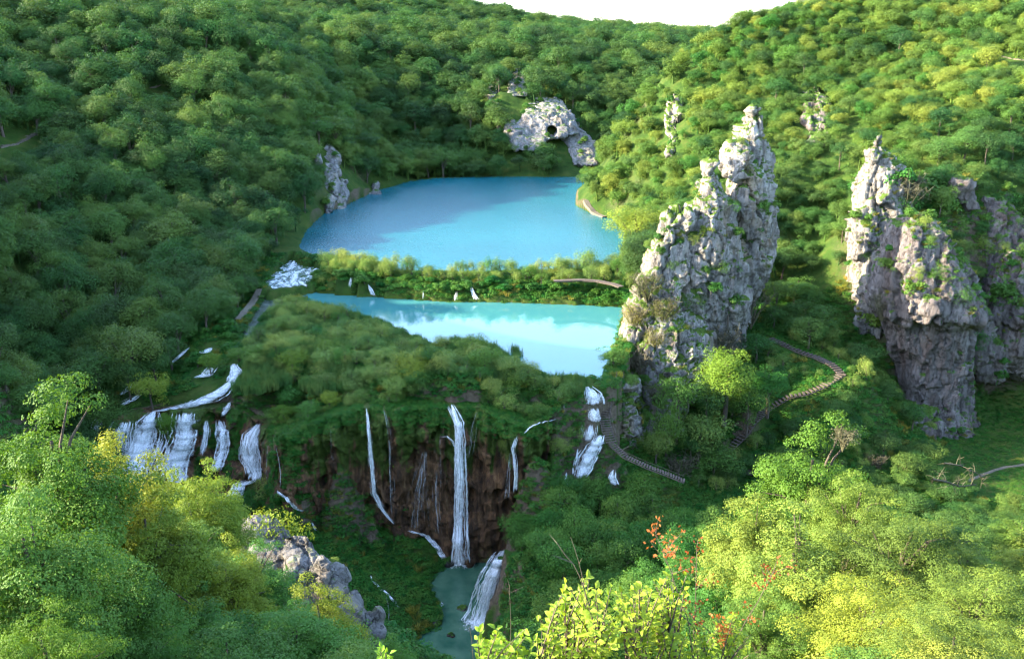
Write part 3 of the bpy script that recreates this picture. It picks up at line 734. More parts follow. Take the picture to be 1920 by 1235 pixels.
vc = np.clip(VV, 0, 1)
zW = lz + 0.45 + (fz_ - lz) * VV
yW = ly + (fy_ - ly) * smooth(0.35, 1.0, vc)
main = smooth(-34, -28, UX)                       # the free-hanging curtain; left of it the cascades step down
q = np.stack([UX.ravel(), np.zeros(UX.size), zW.ravel()], 1)
big = fbm(q * (1, 1, 0.10) / 5.0, 3).reshape(UX.shape)
col = fbm(q * (1, 1, 0.07) / 1.7, 4, 0.55, True).reshape(UX.shape)
fine = fbm(q * (1, 1, 0.4) / 0.8, 4).reshape(UX.shape)
blob = fbm(q / 2.6 + 5, 3).reshape(UX.shape)
w1, w2, wc, wp = worley(q * (1, 1, 0.55) / 2.2 + 3.0); pits = (smooth(0.55, 0.1, w1) * (wc > 0.55)).reshape(UX.shape); facet = wp.reshape(UX.shape)
brow = smooth(0.0, 0.10, vc) * smooth(0.42, 0.16, vc)      # mossy brow that hangs out
under = smooth(0.2, 0.5, vc) * smooth(1.0, 0.7, vc)
off = 0.9 + big * 1.8 + col * 0.8 * (0.4 + 0.6 * under) + fine * 0.30 + blob * 1.1 + facet * 1.1 - pits * 1.7 * under + main * (brow * (0.7 + 1.0 * np.clip(col, -.2, 1)) - under * 0.3)
steps = (1 - main) * (np.floor(vc * 4 + big * 1.5) / 4 - vc) * -0.0
cas = (1 - main) * (vc * 3.5 + np.abs(np.sin(vc * 9 + big * 4)) * 1.3)
back = np.clip(-VV / 0.10, 0, 1) * 4.0
yW = yW - off - cas + back + smooth(0.0, -0.1, VV) * 0
zW = np.where(VV < 0, lz + 0.45 + VV * 2.5, zW)
VW = np.stack([UX.ravel() + fbm(q / 2.0 + 9, 3) * 0.4, yW.ravel(), zW.ravel()], 1)
FW = grid_faces(nu, nv)
wall_o = tag(link('travertine_wall', mesh_np('travertine_wall', VW, FW[:, ::-1], True), None, M['tufa']),
             'brown dripping travertine wall with hanging moss behind the waterfalls', 'rock wall')
# keep the terrain behind the wall
ly2, lz2 = lip_at(fx); fy2, fz2 = foot_at(fx)
inx = (fx > x0) & (fx < x1 + 0.5)
front = inx & (fy < ly2 + 0.8) & (fy > ly2 - 14)
cap_z = fz2 + 0.2 + np.clip((fx - 1.0) / 4.5, 0, 1) * (lz2 - fz2) * 0.6
ZZ = np.where(front & (fy > fy2 - 4), np.minimum(ZZ, cap_z), ZZ)
bk = inx & (fy > ly2 + 1.2) & (fy < ly2 + 5)
ZZ = np.where(bk, np.maximum(ZZ, lz2 - 0.2), ZZ)
ZG = ZZ.reshape(XX.shape)
ground_o.data.vertices.foreach_set('co', np.stack([fx, fy, ZZ], 1).astype(np.float32).ravel()); ground_o.data.update()

# ------------------------------------------------------------------ casting picture points onto what stands there
msk = (XX.ravel() > -90) & (XX.ravel() < 110) & (YY.ravel() > 40) & (YY.ravel() < 200)
def bvh_of(objs):
    Vs, Fs, n = [], [], 0
    for o in objs:
        m = o.data; v = np.zeros(len(m.vertices) * 3, np.float32); m.vertices.foreach_get('co', v); v = v.reshape(-1, 3)
        f = np.zeros(len(m.loops), np.int32); m.loops.foreach_get('vertex_index', f)
        k = 3 if len(m.polygons) and m.polygons[0].loop_total == 3 else 4
        f = f.reshape(-1, k)
        c = v[f[:, 0]]
        f = f[(c[:, 1] < 420) & (c[:, 1] > 5) & (np.abs(c[:, 0]) < 220)]
        Vs.append(v); Fs.append(f + n); n += len(v)
    V = np.concatenate(Vs)
    return BVHTree.FromPolygons(V.tolist(), [tuple(r) for f in Fs for r in f.tolist()])
ROCKS = [o for o in COL.objects if o.type == 'MESH' and o.name.split('.')[0] in ('rock_pinnacle', 'rock_bluff', 'rock_pillar', 'rock_cliff')]
BVH = bvh_of([ground_o, wall_o] + ROCKS + [o for o in COL.objects if o.name.startswith(('lake', 'pool', 'stream')) and o.type == 'MESH' and not o.name.startswith('pool_')])
def cast(px, py):
    d = Vector(ray(px, py)).normalized()
    h = BVH.ray_cast(Vector((0, 0, CAM_Z)), d)
    return (np.array(h[0]), np.array(h[1])) if h[0] is not None else (atZ(px, py, -20), np.array((0, 0, 1.)))
print('wall', round(time.time() - T0, 1))

# ------------------------------------------------------------------ waterfalls
def fall(label, pts, mat='fall', name='waterfall', lead=0.35, layers=4, free=True, group=None, bulge=0.5, cat='waterfall'):
    """pts: (px, py, width_px) down the fall; the sheet rests on the rock there, or drops clear of it"""
    P = []
    L = [np.array(p, float) for p in pts]
    for a, b in zip(L[:-1], L[1:]):
        n = max(2, int(abs(b[1] - a[1]) / 4 + abs(b[0] - a[0]) / 5))
        for k in range(n): P.append(a + (b - a) * k / n)
    P.append(L[-1]); P = np.array(P)
    W = np.array([cast(p[0], p[1])[0] for p in P])
    D = W[:, 1].copy()
    if free: D = np.minimum.accumulate(D)
    for _ in range(3): D = np.convolve(np.pad(D, 2, 'edge'), np.ones(5) / 5, 'valid')
    D = np.minimum(D, W[:, 1]) - lead
    C = np.array([atD(p[0], p[1], d) for p, d in zip(P, D)])
    dist = np.linalg.norm(C - (0, 0, CAM_Z), axis=1)
    half = P[:, 2] / F_PX * dist * 0.5
    s = np.concatenate([[0], np.cumsum(np.linalg.norm(np.diff(C, axis=0), axis=1))])
    mb = MB(); UVs = []; ED = []
    rs = np.random.RandomState(len(label) * 7 + int(pts[0][0]))
    n = len(C); wid = float(np.max(half)) * 2
    step_ = 0.0 if free else 0.35 * np.abs(np.sin(s * 1.7 + fbm(np.stack([s / 3, 0 * s, 0 * s + pts[0][0]], 1), 2) * 3))
    def ribbon(off, rel, hw, i0, i1, na, dens, dy, seed):
        nonlocal n
        a = np.linspace(-1, 1, na); k = slice(i0, i1); m = i1 - i0; ss = s[k]
        wv = fbm(np.stack([ss / 2.6, 0 * ss + seed, 0 * ss], 1), 3); wv2 = fbm(np.stack([ss / 0.9, 0 * ss + seed + 5, 0 * ss], 1), 2)
        cx = C[k, 0] + half[k] * (off + wv * 0.30) ; h = hw * (1 + 0.5 * wv2) * (0.35 + 0.65 * np.clip((ss - ss[0]) / 1.2, 0, 1))
        if rel: h = h * half[k]
        Vx = cx[:, None] + h[:, None] * a[None, :]
        rnd = bulge * np.minimum(1.0, half[k]) * max(0.0, 1 - off * off)
        Vy = (C[k, 1] - rnd - dy - step_ if not free else C[k, 1] - rnd - dy)[:, None] - (h * 0.55)[:, None] * (1 - a[None, :] ** 2) if free or np.isscalar(step_) else (C[k, 1] - rnd - dy - step_[k])[:, None] - (h * 0.55)[:, None] * (1 - a[None, :] ** 2)
        Vz = np.repeat(C[k, 2][:, None], na, 1)
        mb.add(np.stack([Vx.ravel(), Vy.ravel(), Vz.ravel()], 1), grid_faces(na, m))
        UVs.append(np.stack([(a[None, :] * h[:, None]).ravel() + seed * 3.1 + pts[0][0], np.repeat(ss[:, None], na, 1).ravel() + seed], 1))
        e = (1 - np.abs(a) ** 1.6)[None, :] * np.clip((ss - ss[0]) / 0.5 + 0.35, 0, 1)[:, None] * np.clip((ss[-1] - ss) / 0.8 + 0.2, 0, 1)[:, None]
        ED.append((e + dens).ravel())
    thin = mat == 'fall_thin'
    ribbon(0.0, True, 1.0, 0, n, 13, (-0.05 if mat == 'foam' else -0.15) if not thin else -0.22, 0.0, 1.0)              # sheer veil
    ribbon(0.0, True, 1.45, 0, n, 13, -0.85, 0.12, 2.0)
    ribbon(0.1, True, 0.8, 0, n, 11, -0.5, 0.22, 2.6)
    ns = int(np.clip(wid * (7 if not thin else 5), 3, 34))
    for j in range(ns):
        i0 = 0 if rs.rand() < .55 else int(rs.uniform(0, .5) * n); i1 = n if rs.rand() < .6 else int(rs.uniform(.6, 1) * n)
        if i1 - i0 < 4: i0, i1 = 0, n
        ribbon(np.clip(rs.normal() * 0.5, -1.15, 1.15), False, rs.uniform(.03, .12) * (0.6 if thin else 1.0) * (1 + .25 * min(wid, 4)), i0, i1, 5, rs.uniform(-.25, .25) if not thin else 0.05, 0.16 + rs.uniform(0, .3), 3.0 + j * 1.37)
    me = mb.mesh(name, True)
    uv = np.concatenate(UVs); ed = np.concatenate(ED)
    li = np.zeros(len(me.loops), np.int32); me.loops.foreach_get('vertex_index', li)
    ul = me.uv_layers.new(name='UVMap'); ul.data.foreach_set('uv', uv[li].astype(np.float32).ravel())
    at = me.attributes.new('edge', 'FLOAT_VECTOR', 'POINT'); at.data.foreach_set('vector', np.repeat(ed[:, None], 3, 1).astype(np.float32).ravel())
    o = link(name, me, None, M[mat])
    return tag(o, label, cat, group), C[-1]

FALLS = [
 ('tallest white waterfall dropping down the middle of the brown wall into the pool', [(848, 756, 5), (861, 790, 20), (862, 850, 23), (863, 930, 27), (862, 1000, 30), (862, 1052, 40)], 'fall'),
 ('slim side spout that joins the tallest waterfall from its left rim', [(840, 758, 4), (848, 772, 9), (858, 800, 10)], 'fall'),
 ('thin veil falling just right of the tallest waterfall and leaning into it', [(897, 762, 7), (888, 790, 12), (882, 830, 16), (876, 860, 14)], 'fall_thin'),
 ('small spout from a brown ledge meeting the tallest waterfall from the right', [(884, 850, 8), (876, 858, 10), (872, 880, 12), (870, 930, 10)], 'fall_thin'),
 ('tall waterfall curving down the left part of the brown wall', [(688, 762, 6), (692, 800, 13), (697, 860, 17), (702, 920, 18), (716, 950, 15), (730, 968, 12), (742, 980, 12)], 'fall'),
 ('faint narrow waterfall right of the tall curving one', [(720, 762, 3), (729, 800, 8), (733, 840, 11), (735, 900, 14), (738, 965, 16)], 'fall_thin'),
 ('spreading veil of droplets left of the tallest waterfall', [(797, 842, 6), (792, 880, 20), (785, 930, 32), (780, 990, 44)], 'fall_thin'),
 ('thin stranded veil between the spreading veil and the tallest waterfall', [(816, 836, 5), (817, 880, 11), (818, 940, 16), (822, 1000, 22)], 'fall_thin'),
 ('hairline trickle beside the stranded veil', [(825, 816, 2), (826, 860, 4), (827, 920, 6)], 'fall_thin'),
 ('arched spout jumping from a mossy knob toward the tallest waterfall', [(824, 818, 5), (838, 816, 5), (850, 826, 6), (856, 840, 6)], 'fall'),
 ('low cascade rolling over the rounded ledge into the pool', [(766, 992, 8), (782, 994, 12), (800, 1000, 13), (814, 1014, 14), (824, 1030, 14), (832, 1044, 12)], 'foam'),
 ('split white veil at the right end of the brown wall', [(970, 814, 7), (962, 838, 11), (966, 860, 10), (968, 890, 10), (966, 920, 10)], 'fall'),
 ('dim spray veil left of the split white veil', [(958, 842, 6), (953, 870, 10), (950, 900, 16), (948, 935, 20)], 'fall_thin'),
 ('trickle on the wall left of the hollow', [(620, 800, 2), (621, 840, 4), (624, 855, 4), (636, 870, 4)], 'fall_thin'),
 ('broad white chute pouring into the near end of the pool', [(946, 1026, 18), (938, 1040, 28), (926, 1070, 40), (916, 1100, 48), (908, 1130, 56), (902, 1160, 66)], 'fall'),
 # left cascades
 ('widest fanning cascade at the left end of the barrier', [(290, 768, 10), (282, 785, 26), (274, 810, 46), (264, 840, 58), (258, 870, 62), (255, 895, 50)], 'foam'),
 ('streaked veil left of the widest fanning cascade', [(238, 786, 24), (230, 810, 34), (222, 840, 36), (212, 868, 34)], 'fall'),
 ('narrow leftmost cascade half hidden behind bright leaves', [(198, 774, 8), (190, 790, 16), (182, 815, 16), (176, 845, 18)], 'fall'),
 ('thin diagonal chute joining the widest cascade from its right', [(308, 822, 8), (300, 840, 9), (288, 858, 12), (276, 874, 14)], 'fall'),
 ('twin headed cascade dropping behind a small leafy tree', [(352, 770, 30), (352, 800, 34), (352, 820, 34), (345, 840, 34), (336, 865, 34), (336, 900, 26)], 'foam'),
 ('pale apron of water left of the twin headed cascade', [(336, 842, 22), (322, 858, 26), (312, 880, 22)], 'fall'),
 ('slim zigzag cascade between mossy shoulders', [(414, 785, 12), (420, 800, 18), (420, 830, 16), (416, 855, 16), (406, 880, 16)], 'foam'),
 ('forked cascade streaming round a mossy knob', [(487, 792, 10), (476, 812, 28), (474, 838, 34), (478, 862, 36), (484, 885, 30), (482, 896, 34)], 'fall'),
 ('short veil slipping over moss between the twin headed and zigzag cascades', [(386, 786, 6), (388, 805, 9), (384, 830, 10), (380, 850, 8)], 'fall'),
 ('short spill above the zigzag cascade', [(432, 752, 7), (426, 764, 10), (418, 778, 9)], 'foam'),
 ('left strand of the forked cascade', [(462, 815, 7), (458, 840, 9), (462, 860, 9), (470, 890, 9)], 'fall'),
 ('thin string of water right of the forked cascade', [(503, 828, 3), (502, 850, 5), (501, 895, 5)], 'fall_thin'),
 ('stepped run of white water below the forked cascade', [(476, 896, 26), (452, 904, 18), (446, 920, 20), (438, 934, 22), (420, 944, 18), (400, 952, 22), (384, 954, 14)], 'foam'),
 ('thin veil hanging under the leaves at the left end of the brown wall', [(518, 832, 4), (524, 860, 9), (527, 885, 9), (526, 912, 8)], 'fall_thin'),
 ('short diagonal white run on the mossy slope under the brown wall', [(520, 916, 4), (538, 930, 8), (552, 944, 9), (566, 956, 8), (572, 952, 5)], 'foam'),
 ('tiny rill lower on the mossy slope', [(584, 976, 3), (590, 984, 5), (594, 990, 4)], 'foam'),
 ('little rill forking down the mossy slope above the rock crest', [(694, 1076, 4), (706, 1092, 6), (722, 1106, 7), (738, 1120, 6), (748, 1136, 5)], 'foam'),
 ('thin drop of the little rill into its basin', [(724, 1112, 3), (730, 1135, 5), (732, 1165, 6)], 'fall_thin'),
 ('white froth running across the tier above the left cascades', [(446, 706, 8), (436, 715, 14), (410, 735, 26), (385, 748, 34), (355, 757, 30), (325, 762, 16), (296, 768, 12)], 'foam'),
 ('upper rapid between shrubs feeding the froth', [(440, 680, 10), (444, 690, 16), (446, 700, 20), (440, 712, 24)], 'foam'),
 ('small upper rapid above the left tier', [(398, 650, 10), (392, 656, 16), (382, 660, 10)], 'foam'),
 ('bright patch of rapids among the bushes of the left tier', [(400, 686, 16), (390, 700, 20), (370, 706, 10)], 'foam'),
 ('narrow water run beside the path above the left cascades', [(356, 650, 5), (340, 664, 7), (322, 680, 6)], 'foam'),
 ('two step rapid beside the dark bank', [(262, 738, 8), (246, 748, 14), (232, 756, 12)], 'foam'),
 ('short rapid under the dark bank further up', [(250, 716, 5), (240, 728, 9), (230, 738, 8)], 'foam'),
 # dam
 ('white fall at the left end of the shrubby dam', [(659, 518, 6), (657, 530, 8), (655, 540, 8)], 'fall'),
 ('double white fall low on the shrubby dam', [(690, 532, 8), (696, 542, 14), (700, 553, 18)], 'fall'),
 ('forked white fall in the middle of the dam', [(884, 536, 7), (888, 548, 12), (894, 560, 20)], 'fall'),
 ('rounded little fall left of the forked one on the dam', [(856, 544, 4), (854, 554, 8), (853, 566, 12)], 'fall'),
 ('tiny fall left of the rounded one on the dam', [(794, 545, 2), (794, 552, 3), (794, 560, 4)], 'fall'),
 ('rapid spilling from the far lake at its left outlet', [(594, 502, 8), (586, 508, 11), (578, 514, 9)], 'foam'),
 ('topmost rapid at the left outlet of the far lake', [(553, 488, 6), (549, 497, 9), (542, 506, 8)], 'foam'),
 ('rapid dropping straight into the near lake from the outlet', [(557, 510, 7), (553, 520, 10), (547, 530, 13)], 'foam'),
 ('low curling rapid at the corner where outlet and side channel part', [(524, 524, 8), (534, 531, 13), (547, 537, 10)], 'foam'),
 ('low sill of foam where the outlet meets the near lake', [(562, 524, 6), (569, 530, 10), (576, 536, 9)], 'foam'),
 # right of the barrier, beside the stairs
 ('white spill from the near lake into the gap beside the stairs', [(1102, 722, 14), (1110, 734, 30), (1112, 746, 34), (1112, 754, 34)], 'foam'),
 ('white step of water below the wooden footbridge', [(1112, 762, 28), (1113, 775, 28), (1114, 786, 26)], 'foam'),
 ('streaky fall under the gap with green tongues of moss', [(1106, 792, 24), (1104, 806, 28), (1100, 822, 26)], 'fall'),
 ('long cascade running down beside the stairs', [(1126, 812, 20), (1118, 826, 30), (1108, 840, 34), (1100, 856, 36), (1094, 874, 34), (1086, 890, 24)], 'foam'),
 ('thin strand left of the long cascade by the stairs', [(1084, 838, 4), (1082, 855, 7), (1076, 874, 9)], 'fall'),
 ('small rapid among bushes below the wooden ramp', [(1150, 878, 10), (1146, 890, 18), (1152, 904, 20)], 'foam'),
 ('tiny rapid among bushes left of the long cascade', [(1062, 884, 5), (1060, 895, 8), (1062, 905, 8)], 'foam'),
 ('thread of water at the shrubs left of the stairs', [(1057, 746, 2), (1057, 760, 3), (1056, 778, 3)], 'fall_thin'),
 ('crooked trickle feeding the split white veil', [(1044, 784, 4), (1022, 788, 5), (1000, 794, 4), (984, 808, 4)], 'foam'),
]
FALLS = [(l_, [(a, b, w * (1.45 if a < 480 else 0.72 if (a > 600 and b < 570) else 1.0)) for a, b, w in p_], m_) for l_, p_, m_ in FALLS]
for lab, pts, m in FALLS: fall(lab, pts, m, bulge=0.5 if m != 'foam' else 0.25, lead=0.4 if m != 'foam' else 0.25, free=m != 'foam' or len(pts) < 3)
# froth where the falls strike the pool: low lumpy foam on the water
def froth(label, px, py, rx, ry, z=None, seed=0):
    c = atZ(px, py, POOL_Z) if z is None else atZ(px, py, z)
    n = 26; r = np.linspace(0, 1, n); th = np.arange(48) / 48 * 2 * np.pi
    Rr, Th = np.meshgrid(r, th, indexing='ij')
    w = 1 + 0.35 * fbm(np.stack([np.cos(Th).ravel() * 1.5, np.sin(Th).ravel() * 1.5, np.full(Th.size, seed + .5)], 1), 3).reshape(Th.shape)
    x = c[0] + rx * Rr * w * np.cos(Th); y = c[1] + ry * Rr * w * np.sin(Th)
    zz = c[2] + 0.03 + 0.28 * (1 - Rr) * (0.6 + 0.8 * fbm(np.stack([x.ravel(), y.ravel(), 0 * x.ravel()], 1) * 2.5, 3).reshape(x.shape))
    me = mesh_np('foam', np.stack([x.ravel(), y.ravel(), zz.ravel()], 1), grid_faces(48, n, True), True)
    li = np.zeros(len(me.loops), np.int32); me.loops.foreach_get('vertex_index', li)
    ul = me.uv_layers.new(name='UVMap'); ul.data.foreach_set('uv', np.stack([x.ravel() * 1.3, y.ravel() * 1.3], 1)[li].astype(np.float32).ravel())
    at = me.attributes.new('edge', 'FLOAT_VECTOR', 'POINT'); at.data.foreach_set('vector', np.repeat((1 - Rr.ravel() ** 1.5)[:, None], 3, 1).astype(np.float32).ravel())
    return tag(link('foam', me, None, M['foam']), label, 'foam', kind='stuff')
froth('white froth under the tallest waterfall', 868, 1056, 2.6, 1.7, seed=1)
froth('white froth at the foot of the broad chute', 898, 1168, 3.0, 2.2, seed=2)
froth('crescent of white foam at the left edge of the pool', 820, 1132, 1.3, 0.7, seed=3)
print('falls', round(time.time() - T0, 1))
# ------------------------------------------------------------------ plants
def leaf_quads(C, Nn, L, rs, wid=0.55, droop=0.0):
    n = len(C)
    r = rs.normal(size=(n, 3)); T = np.cross(Nn, r); T /= np.linalg.norm(T, axis=1)[:, None] + 1e-9
    B = np.cross(Nn, T); L = np.broadcast_to(L, (n,))[:, None]
    a = C - T * L * 0.5; b = C + T * L * 0.5 - Nn * L * droop
    c = C + B * L * wid * 0.5; d = C - B * L * wid * 0.5
    V = np.stack([a, c, b, d], 1).reshape(-1, 3)
    return V, np.arange(4 * n).reshape(n, 4)
def unit(a): return a / (np.linalg.norm(a, axis=-1)[..., None] + 1e-9)
def crown(seed, H, W, nl, leaf, nc=34, base=0.28, flat=0.62, up=0.45, wid=0.55, rag=1.0, cr=(0.13, 0.22)):
    rs = np.random.RandomState(seed)
    cz = H * (0.5 + base / 2); rz = H * (1 - base) / 2
    d = unit(rs.normal(size=(nc, 3))); d[:, 2] = np.where(rs.rand(nc) < 0.7, np.abs(d[:, 2]), d[:, 2])
    k = rs.uniform(0.35, 1.08, nc)[:, None]
    lean = rs.normal(size=2) * 0.06 * W
    lobe = 1 + 0.38 * perlin(d * 1.3 + seed * 3.7)[:, None]
    C = d * k * lobe * (W * 0.40, W * 0.40, rz * 0.84) + (0, 0, cz)
    C[:, :2] += lean * (C[:, 2:3] / H)
    rc = rs.uniform(*cr, nc) * W * (1.15 - 0.35 * np.abs(C[:, 2] - cz) / rz)
    pick = rs.choice(nc, nl, p=rc ** 2 / (rc ** 2).sum())
    dd = unit(rs.normal(size=(nl, 3)))
    out = unit(C[pick] - (0, 0, cz - rz * 0.3)); flip = (dd * out).sum(1) < -0.2
    dd = np.where((flip & (rs.rand(nl) < 0.8))[:, None], -dd, dd)
    rr = rc[pick] * rs.uniform(0.55, 1.12, nl) ** 0.8 * (1 + 0.30 * rag * perlin(dd * 2.3 + C[pick]))
    P = C[pick] + dd * rr[:, None] * (1, 1, flat)
    Nn = unit(dd * 0.9 + np.array([0, 0, up]) + rs.normal(size=(nl, 3)) * 0.36)
    V, F = leaf_quads(P, Nn, leaf * rs.uniform(0.7, 1.25, nl), rs, wid, 0.12)
    return V, F, C, rc
def trunk(seed, H, W, C, n=7, r0=None, seg=6):
    rs = np.random.RandomState(seed + 99); mb = MB(); r0 = r0 or 0.018 * H + 0.03
    top = np.array([C[:, 0].mean(), C[:, 1].mean(), H * 0.8]); t = np.linspace(0, 1, 7)
    pts = t[:, None] * top + np.stack([np.sin(t * 3 + seed) * 0.03 * W, np.cos(t * 4 + seed) * 0.03 * W, -0.4 * (t == 0)], 1)
    pts[0, 2] = -1.2
    mb.tube(pts, r0 * (1.25 - t) + 0.01, seg)
    for i in rs.permutation(len(C))[:n]:
        s = rs.uniform(0.25, 0.75); a = s * top; e = C[i]
        m = (a + e) / 2 + (0, 0, 0.06 * H)
        mb.tube([a, m, e], [r0 * 0.45, r0 * 0.3, r0 * 0.08], 5)
    return mb
PROT = {}
def remat(me, mats):
    m = me.copy(); m.materials.clear()
    for x in mats: m.materials.append(x)
    return m
def both(name, cm, tm):
    """one mesh holding leaves (slot 0) and wood (slot 1), for the far-off mass of trees"""
    V = np.concatenate([cm[0]] + tm.V); ft = np.concatenate(tm.F) + len(cm[0]); Fq = np.concatenate([cm[1], ft])
    me = mesh_np(name, V, Fq, False)
    ix = np.zeros(len(Fq), np.int32); ix[len(cm[1]):] = 1
    me.materials.append(M['forest']); me.materials.append(M['bark'])
    me.polygons.foreach_set('material_index', ix)
    return me
def proto(key, seed, H, W, nl, leaf, **kw):
    nt_ = kw.pop('nt', 7); V, F, C, rc = crown(seed, H, W, nl, leaf, **kw); tb = trunk(seed, H, W, C, nt_)
    PROT.setdefault(key, []).append(dict(H=H, W=W, crown=mesh_np('crown', V, F), trunk=tb.mesh('trunk', True), both=both('tree_both', (V, F), tb)))
for i in range(5): proto('mid', 10 + i, (9, 11, 9, 12, 8.5)[i], (7.5, 7, 7.5, 6, 8)[i], 9500, 0.21, nc=(30, 46, 22, 50, 34)[i], flat=(.85, 1.0, .8, 1.1, .75)[i], base=0.1, rag=1.6, cr=(.10, .25))
for i in range(5): proto('far', 30 + i, (9, 11, 9, 12, 8.5)[i], (8, 7, 8, 6, 8)[i], 4200, 0.33, nc=(28, 40, 20, 46, 34)[i], flat=(.85, 1.0, .8, 1.1, .75)[i], base=0.1, rag=1.6, cr=(.10, .25))
for i in range(3): proto('bushy', 50 + i, 6, 5.4, 4200, 0.20, nc=30 + i * 4, base=0.08, cr=(0.13, 0.24))
for i in range(3): proto('near', 60 + i, 13, 8.5, 42000, 0.155, nc=110, base=0.03, cr=(0.07, 0.14), flat=0.6, nt=16, rag=1.6)
for i in range(2): proto('nearfine', 66 + i, 12, 9, 60000, 0.115, nc=140, base=0.03, cr=(0.055, 0.115), flat=0.4, nt=20, rag=1.8, wid=0.45)
for i in range(2): proto('column', 90 + i, 11, 6, 8000, 0.22, nc=50, base=0.04, cr=(0.13, 0.22), flat=0.9)
for i in range(4): proto('shrub', 70 + i, 2.8, 3.6, 1900, 0.17, nc=24, base=0.0, flat=0.9, up=0.6, wid=0.32, cr=(0.12, 0.22))
for i in range(2): proto('leafy', 76 + i, 2.4, 3.0, 1100, 0.26, nc=20, base=0.0, flat=0.8, up=0.7, wid=0.75, cr=(0.13, 0.24))
def cover_mesh(seed, n=150, R_=0.8, leaf=0.2, h=0.45):
    rs = np.random.RandomState(seed); d = unit(rs.normal(size=(n, 3))); d[:, 2] = np.abs(d[:, 2])
    w = 1 + 0.35 * perlin(d * 1.7 + seed)
    P = d * (w * rs.uniform(0.75, 1.05, n))[:, None] * (R_, R_, h)
    Nn = unit(d * (0.6, 0.6, 0.8) + (0, 0, 0.5) + rs.normal(size=(n, 3)) * 0.3)
    V, F = leaf_quads(P, Nn, leaf * rs.uniform(0.6, 1.2, n), rs, 0.8, 0.15)
    return mesh_np('cover', V, F)
def blade_mesh(seed, n=70, R_=0.7, h=1.4, lean=0.25, w=0.035):
    rs = np.random.RandomState(seed); a = rs.rand(n) * 6.28; r = R_ * np.sqrt(rs.rand(n))
    b = np.stack([r * np.cos(a), r * np.sin(a), np.full(n, -0.1)], 1); hh = h * rs.uniform(0.55, 1.1, n)
    tip = b + np.stack([rs.normal(size=n) * lean * hh, rs.normal(size=n) * lean * hh, hh], 1)
    s = unit(rs.normal(size=(n, 3)) * (1, 1, 0)) * w
    m = (b + tip) / 2 + (0, 0, 0.08)
    V = np.stack([b - s, b + s, m + s, m - s, tip + s * .2, tip - s * .2], 1).reshape(-1, 3)
    k = np.arange(n)[:, None] * 6
    return mesh_np('blades', V, np.concatenate([k + [0, 1, 2, 3], k + [3, 2, 4, 5]]))
def twig_mb(seed, H=2.4, n=26, r=0.02):
    rs = np.random.RandomState(seed); mb = MB()
    for i in range(n):
        a = rs.rand() * 6.28; o = np.array([math.cos(a), math.sin(a), 0]) * H * rs.uniform(0.15, 0.55); hh = H * rs.uniform(0.6, 1)
        p = [np.array([0, 0, -0.1]), o * 0.35 + (0, 0, hh * 0.45), o + (0, 0, hh)]; mb.tube(p, [r * 1.3, r, r * 0.4], 4)
        for j in range(5):
            s = rs.uniform(0.35, 0.95); q = p[1] + (p[2] - p[1]) * s; e = q + unit(rs.normal(size=3) + (0, 0, 0.7)) * H * 0.2
            mb.tube([q, e], [r * 0.6, r * 0.25], 3)
            for jj in range(2):
                q2 = q + (e - q) * rs.uniform(.3, .9); mb.tube([q2, q2 + unit(rs.normal(size=3) + (0, 0, 0.5)) * H * 0.1], [r * 0.4, r * 0.2], 3)
    return mb

def pcol(objs, name):
    c = bpy.data.collections.new(name)
    for i, m in enumerate(objs):
        o = bpy.data.objects.new('%s_%02d' % (name, i), m); c.objects.link(o)
    return c
def scatter(name, P, S, I, meshes, label, tilt=None):
    """one 'stuff' object: the meshes set out on the given points"""
    rs = np.random.RandomState(len(P)); P = np.asarray(P, float); n = len(P)
    me = bpy.data.meshes.new(name); me.vertices.add(n); me.vertices.foreach_set('co', P.astype(np.float32).ravel())
    S = np.asarray(S, float)
    if S.ndim == 1: S = np.repeat(S[:, None], 3, 1)
    rot = np.stack([np.zeros(n), np.zeros(n), rs.rand(n) * 6.28], 1)
    if tilt is not None: rot[:, :2] = tilt
    for nm, ty, v in (('sc', 'FLOAT_VECTOR', S), ('ro', 'FLOAT_VECTOR', rot)):
        a = me.attributes.new(nm, ty, 'POINT'); a.data.foreach_set('vector', v.astype(np.float32).ravel())
    a = me.attributes.new('ix', 'INT', 'POINT'); a.data.foreach_set('value', np.asarray(I, np.int32))
    ob = tag(link(name, me), label, name.replace('_', ' '), kind='stuff')
    ng = bpy.data.node_groups.new(name, 'GeometryNodeTree')
    ng.interface.new_socket('Geometry', in_out='INPUT', socket_type='NodeSocketGeometry')
    ng.interface.new_socket('Geometry', in_out='OUTPUT', socket_type='NodeSocketGeometry')
    gi = ng.nodes.new('NodeGroupInput'); go = ng.nodes.new('NodeGroupOutput')
    ip = ng.nodes.new('GeometryNodeInstanceOnPoints'); ci = ng.nodes.new('GeometryNodeCollectionInfo')
    ci.inputs['Collection'].default_value = pcol(meshes, name); ci.inputs['Separate Children'].default_value = True; ci.inputs['Reset Children'].default_value = True
    ip.inputs['Pick Instance'].default_value = True
    def attr(nm, ty):
        x = ng.nodes.new('GeometryNodeInputNamedAttribute'); x.data_type = ty; x.inputs['Name'].default_value = nm; return x.outputs[0]
    e2r = ng.nodes.new('FunctionNodeEulerToRotation')
    ng.links.new(attr('ro', 'FLOAT_VECTOR'), e2r.inputs[0]); ng.links.new(e2r.outputs[0], ip.inputs['Rotation'])
    ng.links.new(attr('sc', 'FLOAT_VECTOR'), ip.inputs['Scale']); ng.links.new(attr('ix', 'INT'), ip.inputs['Instance Index'])
    ng.links.new(gi.outputs[0], ip.inputs['Points']); ng.links.new(ci.outputs[0], ip.inputs['Instance']); ng.links.new(ip.outputs[0], go.inputs[0])
    md = ob.modifiers.new('scatter', 'NODES'); md.node_group = ng
    return ob

